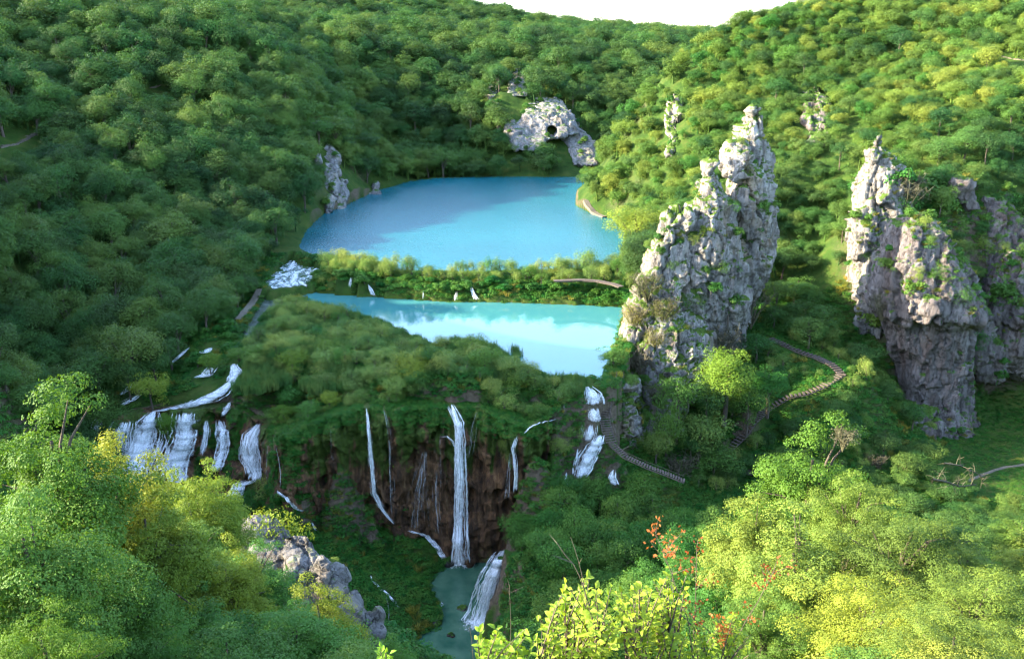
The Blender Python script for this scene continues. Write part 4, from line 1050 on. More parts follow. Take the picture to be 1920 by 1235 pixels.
# ---- where things may grow
def wpoly(pix, z): return [atZ(a, b, z)[:2] for a, b in pix]
OPEN = wpoly([(140, 800), (170, 770), (240, 735), (300, 690), (360, 650), (420, 625), (450, 585), (490, 540), (510, 505), (540, 480), (575, 455), (640, 465), (760, 492), (900, 500), (1150, 482), (1195, 497), (1185, 580), (1180, 640), (1150, 740), (1140, 860), (1000, 830), (500, 830), (300, 830)], 0)
GULLY = wpoly([(1230, 900), (1240, 850), (1300, 780), (1390, 700), (1430, 620), (1540, 620), (1640, 690), (1660, 790), (1600, 850), (1500, 870), (1420, 910)], -9)
MEADOW = wpoly([(1745, 865), (1790, 800), (1840, 760), (1900, 740), (2300, 760), (2400, 960), (1900, 930), (1780, 905)], -20)
FP = []
for lab, pts, m in FALLS:
    for a, b in zip(pts[:-1], pts[1:]): FP.append((a[0], a[1], b[0], b[1], max(a[2], b[2]) / 2))
FP = np.array(FP)
def near_fall(px, py, pad=3.0):
    px, py = np.asarray(px)[:, None], np.asarray(py)[:, None]
    ax, ay, bx, by, w = FP.T
    L = (bx - ax) ** 2 + (by - ay) ** 2
    t = np.clip(((px - ax) * (bx - ax) + (py - ay) * (by - ay)) / L, 0, 1)
    return (np.hypot(px - ax - t * (bx - ax), (py - ay - t * (by - ay))) - w).min(1) < pad
rb = []   # footprint circles of the rocks
for V, N, nm in LEDGES:
    if 'pool' in nm or nm == 'boulder': continue
    zlo = V[:, 2].min()
    rb.append(V[::7])
RK = np.concatenate(rb); RK = RK[RK[:, 2] > ground(RK[:, 0], RK[:, 1]) + 1.0]
def rock_block(x, y, r=1.2, z=None):
    key = set(zip((RK[:, 0] // 1.5).astype(int).tolist(), (RK[:, 1] // 1.5).astype(int).tolist()))
    return np.array([(int(a // 1.5), int(b // 1.5)) in key for a, b in zip(x, y)])
PATHS = {
 'stone_path': ([(1330, 874), (1362, 848), (1395, 818), (1412, 792), (1440, 768), (1480, 745), (1510, 740), (1545, 725), (1578, 704), (1560, 686), (1530, 672), (1500, 662), (1470, 648), (1446, 638)], 1.5),
 'shore_path': ([(1098, 388), (1104, 396), (1118, 402), (1134, 408)], 1.6),
 'bank_path': ([(486, 545), (474, 565), (458, 585), (446, 600)], 1.5),
 'meadow_path': ([(1925, 870), (1880, 876), (1842, 890), (1800, 905)], 1.2)}
PW = {k: [cast(a, b)[0] for a, b in v[0]] for k, v in PATHS.items()}
def path_block(x, y, pad):
    m = np.zeros(len(x), bool)
    for k, v in PW.items(): m |= seg_dist(x, y, v) < pad
    return m

# ---- depth of the bare ground per coarse picture cell
cw, ch = 240, 155; CS = 8.0
gx, gy = np.meshgrid((np.arange(cw) + .5) * CS, (np.arange(ch) + .5) * CS)
Dg = np.full((ch, cw), 1e9); Ds = 8 * (1500 / 8) ** (np.arange(500) / 499)
u_ = (gx - 960) / F_PX; v_ = (gy - 617.5) / F_PX; ry_ = CP - v_ * SP; rz_ = -SP - v_ * CP
for D in Ds:
    t_ = D / ry_; z_ = CAM_Z + rz_ * t_
    m = (Dg > 1e8) & (z_ < ground(u_ * t_, np.full_like(u_, D)))
    Dg[m] = D
def visible_px(T):
    """picture cells each tree shows, nearest first"""
    cov = np.full((ch, cw), False); cnt = np.zeros(len(T))
    order = np.argsort([t['y'] for t in T])
    for k in order:
        t = T[k]; px, py, d = project(t['x'], t['y'], t['z'] + 0.6 * t['H'])
        rx, ry2 = F_PX * t['W'] * 0.46 / d, F_PX * t['H'] * 0.42 / d
        i0, i1 = int(max(0, (px - rx) // CS)), int(min(cw - 1, (px + rx) // CS)); j0, j1 = int(max(0, (py - ry2) // CS)), int(min(ch - 1, (py + ry2) // CS))
        if i1 < i0 or j1 < j0: continue
        sl = (slice(j0, j1 + 1), slice(i0, i1 + 1))
        el = ((gx[sl] - px) / max(rx, CS * .6)) ** 2 + ((gy[sl] - py) / max(ry2, CS * .6)) ** 2 <= 1
        m = el & ~cov[sl] & (Dg[sl] > t['y'] - t['W'] * 0.5)
        cnt[k] = m.sum(); cov[sl] |= m
    return cnt

# ---- forest on the slopes
rs = np.random.RandomState(5)
TREES = []
def jitter(xa, xb, ya, yb, st):
    X_, Y_ = np.meshgrid(np.arange(xa, xb, st), np.arange(ya, yb, st)); n = X_.size
    return X_.ravel() + rs.uniform(-.48, .48, n) * st, Y_.ravel() + rs.uniform(-.48, .48, n) * st
bands = [(118, 185, 4.3, 7.4, 8.8), (185, 260, 4.6, 7.8, 9.0), (260, 420, 5.6, 9.0, 9.6), (420, 620, 7.0, 10.6, 10.4), (620, 1050, 9.5, 14.0, 12.0)]
for ya, yb, st, W, Hh in bands + [(170, 340, 3.4, 5.4, 6.4)]:
    only_right = st == 3.4
    xs, ys = jitter(-yb * 0.75 - 20, yb * 0.72, ya, yb, st)
    z = ground(xs, ys); px, py, d = project(xs, ys, z + 5)
    wide = 260 if ya < 300 else 60
    ok = (px > -wide) & (px < 1920 + 90) & (py > -160) & (py < 1500)
    ok &= ~in_poly(xs, ys, LAKE_FAR) & ~in_poly(xs, ys, LAKE_NEAR) & (seg_dist(xs, ys, LAKE_FAR, True) > 1.6)
    ok &= ~in_poly(xs, ys, OPEN) & ~in_poly(xs, ys, GULLY) & ~in_poly(xs, ys, MEADOW)
    ok &= ~((ys < 148) & (xs > -34) & (xs < 90)) & ~((ys < 134) & (xs > -62) & (xs < -30)) & ~((xs > 14) & (xs < 52) & (ys < 178))
    ok &= ~((px > 1050) & (px < 1130) & (py > 300) & (py < 335) & (ys > 350) & (ys < 380))
    idx = np.where(ok)[0]; idx = idx[~rock_block(xs[idx], ys[idx])]; idx = idx[~path_block(xs[idx], ys[idx], 2.2)]
    for i in idx:
        right = xs[i] > 25 and ys[i] < 345 and z[i] > 3.5 and px[i] > 1060
        if only_right and (not right or rs.rand() < .25): continue
        k = rs.choice([rs.uniform(.55, .9), rs.uniform(.85, 1.15), rs.uniform(1.1, 1.5)], p=[.35, .45, .2]); wk = k ** .8 * rs.uniform(.85, 1.12)
        if right: wk *= 0.66; k *= 0.62
        H_, W_ = Hh * k, W * wk
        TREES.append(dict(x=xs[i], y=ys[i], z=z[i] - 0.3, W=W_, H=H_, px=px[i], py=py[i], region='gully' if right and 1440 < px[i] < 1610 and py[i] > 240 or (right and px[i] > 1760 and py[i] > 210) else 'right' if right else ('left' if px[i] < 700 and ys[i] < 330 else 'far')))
# keep crowns from covering the bare rocks: drop what would hide them from the front
VIEWROCK = [(1325, 305, 1450, 690, 158), (1205, 430, 1330, 690, 150), (1586, 285, 1700, 560, 172), (1640, 400, 1830, 860, 150), (962, 150, 982, 172, 425), (922, 168, 934, 182, 425), (962, 196, 1062, 275, 410), (1062, 240, 1114, 306, 400), (608, 290, 650, 392, 290), (1252, 200, 1270, 276, 262), (616, 214, 623, 228, 290), (590, 236, 602, 246, 290), (1510, 185, 1540, 235, 235)
            , (1395, 205, 1438, 330, 160), (1366, 268, 1400, 330, 160), (1840, 480, 1925, 700, 160), (0, 262, 40, 276, 300), (40, 246, 66, 262, 300), (282, 160, 296, 164, 320), (1895, 106, 1925, 113, 300), (1096, 385, 1136, 408, 258)]
def hides(t):
    for a, b, c, d_, D in VIEWROCK:
        if t['y'] < D + 12:
            px, py, d = project(t['x'], t['y'], t['z'] + t['H'] * .6); rx = F_PX * t['W'] * .42 / d; ry2 = F_PX * t['H'] * .40 / d
            if px + rx > a and px - rx < c and py + ry2 > b and py - ry2 < d_: return True
    return False
TREES = [t for t in TREES if not hides(t)]
# ---- wooded slope right of the pool
xs, ys = jitter(-1, 60, 60, 130, 3.7); z = ground(xs, ys); px, py, d = project(xs, ys, z + 4)
ok = (px > 975) & (px < 1500) & (py > 905) & (py < 1330) & ~in_poly(xs, ys, GULLY) & ~((px < 1010) & (ys < 100) & (ys > 90) )
ok &= ~((xs < 3.5) & (ys > 96) & (ys < 112)) & ~((xs < 0.5))
for i in np.where(ok)[0]:
    k = rs.uniform(0.8, 1.15)
    TREES.append(dict(x=xs[i], y=ys[i], z=z[i] - .2, W=5.6 * k, H=6.2 * k * rs.uniform(.9, 1.2), px=px[i], py=py[i], region='mid'))
for (xa, xb, ya, yb, st, W_, reg) in ((-45, -7, 24, 60, 5.2, 6.0, 'nearleft'), (17, 60, 36, 78, 5.6, 6.4, 'nearright')):
    xs, ys = jitter(xa, xb, ya, yb, st); z = ground(xs, ys); px, py, d = project(xs, ys, z + 7)
    for i in range(len(xs)):
        if reg == 'nearleft' and (px[i] > 700 - max(0, ys[i] - 40) * 22 or px[i] < -150 or py[i] < 900): continue
        if reg == 'nearright' and (px[i] < 1400 or px[i] > 2050 or py[i] < 930): continue
        k = rs.uniform(.8, 1.1); TREES.append(dict(x=xs[i], y=ys[i], z=z[i] - .3, W=W_ * k, H=6.8 * k, px=px[i], py=py[i], region=reg))
xs, ys = jitter(14, 62, 134, 180, 3.5); z = ground(xs, ys); px, py, d = project(xs, ys, z + 2)
sp_ = np.array(PATHS['stone_path'][0], float)
ok = in_poly(xs, ys, GULLY) & (seg_dist(px, py, sp_) > F_PX * 2.4 / d + 4) & ~rock_block(xs, ys) & (rs.rand(len(xs)) < .75)
for i in np.where(ok)[0]:
    k = rs.uniform(.7, 1.25) * (1.45 if ys[i] > 158 else 1.0); TREES.append(dict(x=xs[i], y=ys[i], z=z[i] - .2, W=4.2 * k, H=3.8 * k * rs.uniform(.9, 1.4), px=px[i], py=py[i], region='gully'))
xs, ys = jitter(38, 110, 92, 186, 3.4); z = ground(xs, ys); px, py, d = project(xs, ys, z + 2)
ok = (px > 1430) & (px < 1990) & (py > 440) & (py < 1100) & ~in_poly(xs, ys, MEADOW) & ~in_poly(xs, ys, GULLY) & (seg_dist(px, py, sp_) > F_PX * 2.4 / d + 4) & ~((xs > 60) & (ys > 150) & (z > 3)) & ((ys > 150) | (px > 1440) & (py > 830)) & ~path_block(xs, ys, 2.0)
ii = np.where(ok)[0]; ii = ii[~rock_block(xs[ii], ys[ii])]
for i in ii:
    k = rs.uniform(.6, 1.3) * (1.6 if ys[i] > 156 else 1.0); TREES.append(dict(x=xs[i], y=ys[i], z=z[i] - .2, W=4.2 * k, H=3.7 * k * rs.uniform(.8, 1.4), px=px[i], py=py[i], region='gully'))
n_auto = len(TREES)
vis = visible_px(TREES)
order = np.argsort(-vis)
N_IND = 270
ind = set(order[:N_IND].tolist())
print('trees', n_auto, 'visible', int((vis > 0).sum()), round(time.time() - T0, 1))

LAND = [ # (px, py, phrase) picture landmarks that place a tree
 (60, 620, 'at the dark foot of the left slope'), (330, 560, 'on the left bank above the small rapids'), (480, 430, 'on the left shore just before the far lake'), (250, 420, 'half way up the shaded left slope'),
 (60, 420, 'on the shaded slope under the pale left trail'), (60, 180, 'on the shaded slope above the pale left trail'), (430, 250, 'high on the left slope behind the white shore cliff'), (430, 60, 'near the lit crest of the left slope'),
 (620, 240, 'on the spur above the white shore cliff'), (690, 330, 'on the spur at the low brownish shore rock'), (820, 290, 'on the far shore left of the cave cliff'), (1000, 310, 'at the waterline below the cave cliff'), (830, 150, 'in shaded woods left of the far crags'),
 (1150, 180, 'between cave cliff and sunlit hill'), (1110, 360, 'where the sunlit hill meets the lake'), (1190, 450, 'on the sunlit bank behind the shrubby dam'), (1270, 300, 'beside the white sunlit rock face'),
 (1300, 160, 'on the bright left edge of the sunlit hill'), (1480, 120, 'on the sunlit hill above the pinnacle'), (1700, 100, 'high on the right hill above the slim pillar'), (1880, 150, 'in the shaded upper corner of the right hill'),
 (1530, 420, 'in the dark gully between pinnacle and pillar'), (1500, 560, 'at the top of the winding stone path'), (1800, 300, 'above the overhanging bluff'), (1900, 400, 'on the dark stained cliff'),
 (1000, 960, 'right beside the brown wall and pool'), (1150, 950, 'below the wooden ramp'), (1330, 930, 'where the winding path ends'), (1050, 1120, 'on the slope above the broad white chute'), (1280, 1080, 'in the hollow between chute and sunlit trees'),
 (120, 1000, 'in the near left thicket'), (380, 1130, 'in the near thicket under the boulder'), (330, 950, 'by the twin grey rocks'), (1550, 1000, 'among the near sunlit trees'), (1800, 1050, 'in the lower right thicket')]
LP_ = np.array([(a, b) for a, b, c in LAND], float)
def place_label(px, py): return LAND[int(np.argmin(np.hypot((LP_[:, 0] - px), (LP_[:, 1] - py) * 1.2)))][2]
MATC = {}
def pm(key, i, what, mat):
    k = (key, i, what, mat)
    if k not in MATC:
        src = PROT[key][i][what]
        MATC[k] = remat(src, [M[mat], M['bark']] if what == 'both' else [M[mat] if what == 'crown' else M['bark']])
    return MATC[k]
def tree_obj(t, key, i, mat, label, group=None, name='broadleaf_tree', cat='tree', flat_tr=True):
    pr = PROT[key][i]
    e = empty(name, (t['x'], t['y'], t['z']), rs.uniform(0, 6.28), label=label, cat=cat, group=group)
    sc = (t['W'] / pr['W'], t['W'] / pr['W'], t['H'] / pr['H'])
    for what, nm in (('crown', 'crown' if name.endswith('tree') else 'foliage'), ('trunk', 'trunk' if name.endswith('tree') else 'stems')):
        o = bpy.data.objects.new(nm, pm(key, i, what, mat)); COL.objects.link(o); o.parent = e; o.scale = sc
    return e
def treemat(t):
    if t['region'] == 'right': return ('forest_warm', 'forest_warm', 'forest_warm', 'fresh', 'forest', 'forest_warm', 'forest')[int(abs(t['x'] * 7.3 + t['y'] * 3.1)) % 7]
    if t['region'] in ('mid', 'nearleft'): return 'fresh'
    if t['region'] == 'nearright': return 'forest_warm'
    return 'forest_warm' if t['region'] == 'right' else 'forest'  # gully and upper right corner trees: darker leaf colour stands in for shade
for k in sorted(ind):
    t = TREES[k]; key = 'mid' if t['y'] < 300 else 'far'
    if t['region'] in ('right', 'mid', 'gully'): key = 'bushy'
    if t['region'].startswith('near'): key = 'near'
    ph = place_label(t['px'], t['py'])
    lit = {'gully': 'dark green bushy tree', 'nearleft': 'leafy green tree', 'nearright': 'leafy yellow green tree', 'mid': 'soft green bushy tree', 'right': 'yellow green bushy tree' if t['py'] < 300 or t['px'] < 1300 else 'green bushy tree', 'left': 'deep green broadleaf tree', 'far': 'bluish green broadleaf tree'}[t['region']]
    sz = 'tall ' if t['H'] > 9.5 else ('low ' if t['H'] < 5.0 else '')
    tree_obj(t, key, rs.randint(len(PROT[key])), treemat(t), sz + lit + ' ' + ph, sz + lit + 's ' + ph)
rest = [t for k, t in enumerate(TREES) if k not in ind]
mats = ['forest', 'forest_warm', 'fresh']; far_m = []; idx_of = {}
for key in ('mid', 'far', 'bushy'):
    for mt in mats:
        for i in range(len(PROT[key])): idx_of[(key, mt, i)] = len(far_m); far_m.append(pm(key, i, 'both', mt))
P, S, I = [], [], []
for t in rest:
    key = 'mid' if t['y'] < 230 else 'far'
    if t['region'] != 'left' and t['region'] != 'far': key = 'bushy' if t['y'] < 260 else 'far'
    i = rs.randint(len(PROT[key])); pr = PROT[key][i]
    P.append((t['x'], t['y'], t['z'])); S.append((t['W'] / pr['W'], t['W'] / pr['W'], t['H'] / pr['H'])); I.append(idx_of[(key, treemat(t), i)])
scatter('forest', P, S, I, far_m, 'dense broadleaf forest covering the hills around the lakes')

# ---- single trees that stand out: (px, py of the top, width px, distance, kind, colour, label)
HERO = [
 (55, 742, 300, 31, 'near', 'lime', 'sunlit yellow green tree whose round top rises highest at the left edge'),
 (185, 812, 250, 35, 'near', 'lime', 'sunlit leafy tree in front of the leftmost cascade'),
 (30, 900, 300, 24, 'near', 'fresh', 'shaded green tree below the highest round top at the left edge'),
 (250, 905, 190, 33, 'near', 'lime', 'leafy tree whose right edge reaches the twin upright grey rocks'),
 (150, 1000, 250, 27, 'near', 'fresh', 'dense green tree in the middle of the near left thicket'),
 (330, 1105, 210, 33, 'near', 'fresh', 'green tree below the twin upright grey rocks'),
 (80, 1110, 260, 21, 'nearfine', 'lime', 'small leaved tree in the bottom left corner'),
 (250, 1150, 220, 27, 'nearfine', 'fresh', 'dim green tree at the lower edge between corner tree and boulder'),
 (350, 880, 130, 54, 'near', 'lime', 'pale yellow tree in front of the twin headed cascade'),
 (300, 868, 90, 57, 'bushy', 'lime', 'small golden tree at the foot of the widest cascade'),
 (395, 878, 110, 56, 'near', 'lime', 'golden domed tree left of the stepped white water'),
 (360, 960, 120, 52, 'near', 'fresh', 'many stemmed green tree right of the twin grey rocks'),
 (425, 1018, 150, 43, 'near', 'lime', 'bright yellow spreading tree above the low grey boulder'),
 (600, 1078, 90, 40, 'near', 'lime', 'upright bright sapling in front of the rock crest'),
 (545, 1120, 110, 38, 'near', 'fresh', 'green sapling left of the upright bright sapling'),
 (480, 1185, 170, 34, 'near', 'fresh', 'low green tree under the grey boulder at the lower edge'),
 (650, 1185, 130, 36, 'near', 'fresh', 'low green tree under the pale boulder of the crest'),
 (750, 1195, 90, 40, 'near', 'fresh', 'small leafy tree at the lower edge by the pool outflow'),
 (500, 938, 80, 66, 'bushy', 'lime', 'golden bush tree growing on top of the rock crest'),
 (1530, 806, 230, 70, 'near', 'lime', 'large sunlit tree in front of the winding path'),
 (1425, 925, 190, 66, 'near', 'forest_warm', 'sunlit tree at the left side of the large sunlit tree'),
 (1610, 855, 200, 62, 'nearfine', 'forest_warm', 'feathery tree under the pale twiggy tops near the meadow'),
 (1700, 935, 270, 54, 'nearfine', 'forest_warm', 'broad feathery yellow green tree in front of the meadow'),
 (1520, 985, 250, 54, 'near', 'forest_warm', 'green tree under the large sunlit tree'),
 (1640, 1060, 290, 44, 'nearfine', 'lime', 'spreading feathery tree at the lower right'),
 (1850, 1050, 260, 44, 'nearfine', 'forest_warm', 'dim feathery tree in the lower right corner'),
 (1780, 1150, 270, 36, 'nearfine', 'forest_warm', 'feathery tree cut by the lower edge at the right'),
 (1460, 1100, 200, 46, 'nearfine', 'fresh', 'soft green tree behind the red tipped twigs'),
 (1330, 1130, 170, 52, 'near', 'fresh', 'green tree right of the bright foreground leaves'),
 (1930, 955, 150, 70, 'nearfine', 'forest_warm', 'dull green tree at the right edge below the meadow'),
 (1368, 645, 96, 141, 'column', 'lime', 'tall bright lime tree standing alone below the pinnacle'),
 (1445, 685, 66, 144, 'column', 'fresh', 'smaller green tree right of the tall bright lime tree'),
 (1275, 705, 80, 136, 'bushy', 'fresh', 'dark leafy tree at the foot of the pinnacle beside the stairs'),
 (1315, 770, 95, 135, 'bushy', 'forest', 'dark green tree in the shade below the pinnacle'),
 (1345, 830, 90, 134, 'bushy', 'fresh', 'green tree where the stone steps begin'),
 (1235, 800, 60, 132, 'bushy', 'forest', 'shaded bush tree against the pinnacle foot'),
 (1330, 700, 70, 140, 'bushy', 'forest', 'dark tree between lime tree and pinnacle'),
 (1255, 765, 60, 134, 'bushy', 'fresh', 'leafy tree pressed to the lower pinnacle above the boardwalk ramp'),
 (1405, 720, 70, 141, 'bushy', 'fresh', 'green tree behind the stem of the tall bright lime tree'),
 (1465, 565, 56, 172, 'bushy', 'forest', 'shaded tree above the upper end of the winding stairs'),
 (1620, 640, 70, 160, 'bushy', 'forest', 'shaded tree left of the bluff foot'),
 (1560, 770, 80, 148, 'bushy', 'forest', 'dark bushy tree between winding stairs and bluff'),
 (1832, 322, 62, 187, 'bushy', 'forest', 'shaded tree over the dark stained cliff'),
 (1885, 352, 66, 186, 'bushy', 'fresh', 'green tree above the dark stained cliff near the right edge'),
 (1785, 318, 54, 188, 'bushy', 'forest', 'dark tree between bluff top and dark stained cliff'),
 (768, 652, 92, 131, 'mid', 'lime', 'bright green tree standing out above the middle of the brown wall'),
 (725, 690, 60, 129, 'bushy', 'fresh', 'fresh green tree at the rim left of the bright middle tree'),
 (845, 690, 64, 129, 'bushy', 'shrub', 'rounded olive tree above the top of the tallest waterfall'),
 (905, 705, 60, 128, 'bushy', 'lime', 'lime tree at the rim just right of the tallest waterfall'),
 (965, 688, 84, 129, 'bushy', 'lime', 'wide lime tree at the rim beside the open water'),
 (1012, 700, 50, 130, 'bushy', 'fresh', 'small green tree at the right end of the rim by the open water'),
 (660, 700, 56, 130, 'bushy', 'shrub', 'olive tree at the rim above the curving waterfall'),
 (540, 715, 60, 131, 'bushy', 'fresh', 'green tree at the rim above the hollow left of the wall'),
 (470, 690, 50, 136, 'bushy', 'forest_warm', 'yellow green tree right of the upper rapid'),
 (560, 657, 48, 143, 'bushy', 'lime', 'small yellow tree on the marshy island'),
 (610, 670, 62, 138, 'bushy', 'fresh', 'soft green tree on a bare trunk right of the small yellow tree'),
 (1192, 385, 105, 208, 'mid', 'lime', 'bright yellow green tree at the water left of the pinnacle'),
 (1150, 650, 60, 139, 'bushy', 'fresh', 'pale airy tree leaning over the near lake above the stairs'),
 (445, 648, 40, 143, 'bushy', 'fresh', 'slender pale tree beside the upper rapid'),
 (390, 655, 40, 140, 'bushy', 'lime', 'little yellow green tree on the tier above the cascades'),
 (275, 700, 66, 134, 'bushy', 'lime', 'olive green tree at the dark bank above the cascades'),
 (308, 770, 44, 130, 'bushy', 'lime', 'small bright tree between widest and twin headed cascade'),
 (1020, 265, 56, 372, 'far', 'forest', 'round dark tree filling the hollow of the cave cliff'),
 (1018, 285, 52, 362, 'far', 'forest', 'spreading tree at the water right below the cave cliff'),
 (1495, 515, 70, 178, 'column', 'fresh', 'pale green tree at the head of the gully'),
 (1550, 565, 70, 168, 'bushy', 'forest', 'dark tree on the path bend below the pillar'),
]
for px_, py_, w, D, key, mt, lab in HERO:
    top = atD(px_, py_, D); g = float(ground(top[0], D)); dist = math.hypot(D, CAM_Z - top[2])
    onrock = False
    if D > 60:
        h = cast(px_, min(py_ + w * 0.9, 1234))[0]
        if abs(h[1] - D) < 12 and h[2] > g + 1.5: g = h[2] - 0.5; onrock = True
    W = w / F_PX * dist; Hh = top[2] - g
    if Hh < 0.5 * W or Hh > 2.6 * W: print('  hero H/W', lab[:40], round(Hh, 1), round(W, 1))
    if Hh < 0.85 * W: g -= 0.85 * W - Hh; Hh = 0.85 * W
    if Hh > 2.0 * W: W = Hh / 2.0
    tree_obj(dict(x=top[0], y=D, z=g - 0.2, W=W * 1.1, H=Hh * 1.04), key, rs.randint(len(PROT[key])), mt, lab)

# ---- bushes rooted on the faces of the big rocks
for k, (px_, py_, w, lab) in enumerate([(1398, 322, 46, 'green bush in the notch below the top of the pinnacle'), (1425, 392, 34, 'small bush on the right shoulder of the pinnacle'), (1372, 392, 40, 'bush in the middle cleft of the pinnacle'), (1326, 440, 34, 'little bush half way up the pinnacle'),
    (1350, 505, 46, 'bush on the lower middle ledge of the pinnacle'), (1392, 445, 30, 'tiny bush on the right part of the pinnacle'), (1300, 572, 54, 'low bush on the grassy ledge of the pinnacle'), (1370, 575, 50, 'low bush at the right end of the grassy ledge'), (1262, 500, 30, 'tiny bush on the left flank of the pinnacle'),
    (1738, 372, 84, 'yellow green tree like bush crowning the bluff'), (1700, 392, 60, 'bushy growth at the left corner of the bluff top'), (1690, 345, 54, 'bush between pillar and bluff top'), (1790, 430, 60, 'bush on the right shoulder of the bluff'), (1770, 400, 56, 'leafy bush behind the bluff crown'),
    (1760, 515, 46, 'bush on the brow of the bluff'), (1715, 548, 44, 'grassy bush over the pale overhang of the bluff'), (1800, 560, 46, 'bush at the right end of the overhang'), (1660, 500, 34, 'bush in the cleft between pillar and bluff'), (1850, 470, 56, 'bush on the upper dark cliff'),
    (1895, 560, 56, 'bush on the dark cliff near the right edge'), (1838, 640, 44, 'bush in the corner between bluff and dark cliff'), (1640, 610, 50, 'bush at the left foot of the overhang'), (1625, 480, 36, 'bush on the slim pillar')]):
    p = cast(px_, py_)[0]; W = w / F_PX * np.linalg.norm(p - (0, 0, CAM_Z))
    tree_obj(dict(x=p[0], y=p[1] + W * .12, z=p[2] - W * .35, W=W, H=W * .85), 'leafy' if k % 2 else 'shrub', k % 2, 'fresh' if k % 3 else 'forest_warm', lab, None, 'shrub', 'shrub')
# ---- shrubs on the dam and the marsh, leafy mounds along the lips
SHR = []
def shr(xs, ys, W, H, kind, ok):
    z = ground(xs, ys); px, py, d = project(xs, ys, z + H * .4)
    pth = np.array(PATHS['stone_path'][0], float); rpx = F_PX * W * .5 / d
    ok = ok & ~near_fall(px, py, 1.5 if xs.max() > 20 and ys.max() > 200 else 5) & ~path_block(xs, ys, 1.1) & (seg_dist(px, py, pth) > rpx + 5)
    for i in np.where(ok)[0]:
        k = rs.choice([rs.uniform(.5, .9), rs.uniform(.9, 1.4), rs.uniform(1.4, 1.65)], p=[.45, .45, .10]); SHR.append(dict(x=xs[i], y=ys[i], z=z[i] - .1, W=W * k, H=H * k * rs.uniform(.85, 1.2), kind=kind, px=px[i], py=py[i]))
DAM = wpoly([(545, 478), (585, 488), (640, 497), (740, 517), (900, 519), (1040, 515), (1180, 504), (1195, 520), (1185, 560), (1100, 556), (1000, 552), (900, 550), (840, 550), (700, 540), (620, 534), (600, 520)], 3)
xs, ys = jitter(-54, 30, 168, 215, 2.0)
ok = in_poly(xs, ys, DAM) & (seg_dist(xs, ys, LAKE_NEAR, True) > 1.5) & ~in_poly(xs, ys, LAKE_NEAR) & ~in_poly(xs, ys, UPFALL)
dn = seg_dist(xs, ys, LAKE_NEAR, True)
shr(xs, ys, 3.3, 3.0, 'shrub', ok & (dn > 4.5)); shr(xs, ys, 2.4, 1.4, 'leafy', ok & (dn <= 4.5))
fb = in_poly(xs, ys, wpoly([(598, 500), (640, 500), (735, 520), (730, 550), (650, 544), (596, 534)], 2)) & ~in_poly(xs, ys, LAKE_NEAR)
shr(xs, ys, 2.4, 1.4, 'leafy', fb); shr(xs + .8, ys + .7, 2.6, 2.2, 'shrub', fb & (ys > 188))
PEN = wpoly([(470, 650), (500, 600), (560, 565), (640, 592), (720, 615), (770, 642), (815, 658), (900, 655), (930, 690), (1000, 706), (1030, 718), (1100, 722), (1095, 745), (1030, 768), (1000, 790), (930, 772), (640, 775), (560, 790), (470, 780), (430, 740), (460, 700)], 0)
xs, ys = jitter(-60, 20, 122, 178, 2.2)
ok = in_poly(xs, ys, PEN) & ~in_poly(xs, ys, LAKE_NEAR) & ~in_poly(xs, ys, CHANNEL)
shr(xs, ys, 3.3, 2.1, 'shrub', ok & (seg_dist(xs, ys, LAKE_NEAR, True) > 3.2) & (fbm(np.stack([xs, ys, 0 * xs], 1) / 9, 2) > -0.32))
UPL = wpoly([(180, 790), (250, 735), (330, 680), (390, 640), (440, 625), (450, 690), (430, 760), (300, 770), (220, 800)], -4)
xs, ys = jitter(-80, -30, 124, 165, 2.3)
shr(xs, ys, 2.2, 1.6, 'leafy', in_poly(xs, ys, UPL) & ~in_poly(xs, ys, CHANNEL))
xs, ys = jitter(14, 75, 132, 175, 2.8); kb = in_poly(xs, ys, GULLY)
shr(xs, ys, 2.6, 2.2, 'shrub', kb & ~rock_block(xs, ys) & (rs.rand(len(xs)) < 0.95))
xs, ys = jitter(-60, 12, 122, 165, 5.2); z = ground(xs, ys); px, py, d = project(xs, ys, z + 2)
ok = in_poly(xs, ys, PEN) & ~in_poly(xs, ys, LAKE_NEAR) & (seg_dist(xs, ys, LAKE_NEAR, True) > 4) & ~near_fall(px, py, 8) & (py > 650) & (rs.rand(len(xs)) < .8)
RIM = []
for i in np.where(ok)[0]:
    k = rs.uniform(.7, 1.25); t = dict(x=xs[i], y=ys[i], z=z[i] - .2, W=4.6 * k, H=4.6 * k * rs.uniform(.8, 1.25), px=px[i], py=py[i]); RIM.append(t)
SHR = [t for t in SHR if not rock_block([t['x']], [t['y']])[0]]
for t in SHR: t['y0'] = t['y']
sv = visible_px(SHR); so = np.argsort(-sv); sind = set(so[:250].tolist())
SL = [(600, 500, 'at the left end of the shrubby dam'), (740, 500, 'on the left part of the shrubby dam'), (880, 520, 'in the middle of the shrubby dam'), (1020, 515, 'on the right part of the shrubby dam'), (1150, 520, 'at the boardwalk end of the dam'),
      (560, 590, 'on the upper tip of the marshy island'), (640, 640, 'on the open side of the marshy island'), (500, 680, 'between island and side rapids'), (620, 720, 'in the middle of the marshy island'), (850, 670, 'beside the reed bed'), (740, 740, 'along the rim left of the tallest waterfall'),
      (940, 730, 'along the rim right of the tallest waterfall'), (1060, 730, 'at the rim near the stairs'), (540, 770, 'on the rim above the hollow wall'), (340, 700, 'on the tier above the left cascades'), (1450, 720, 'beside the winding stone path'), (1380, 840, 'in the gully below the lime tree'), (1580, 780, 'under the bluff')]
SLP = np.array([(a, b) for a, b, c in SL], float)
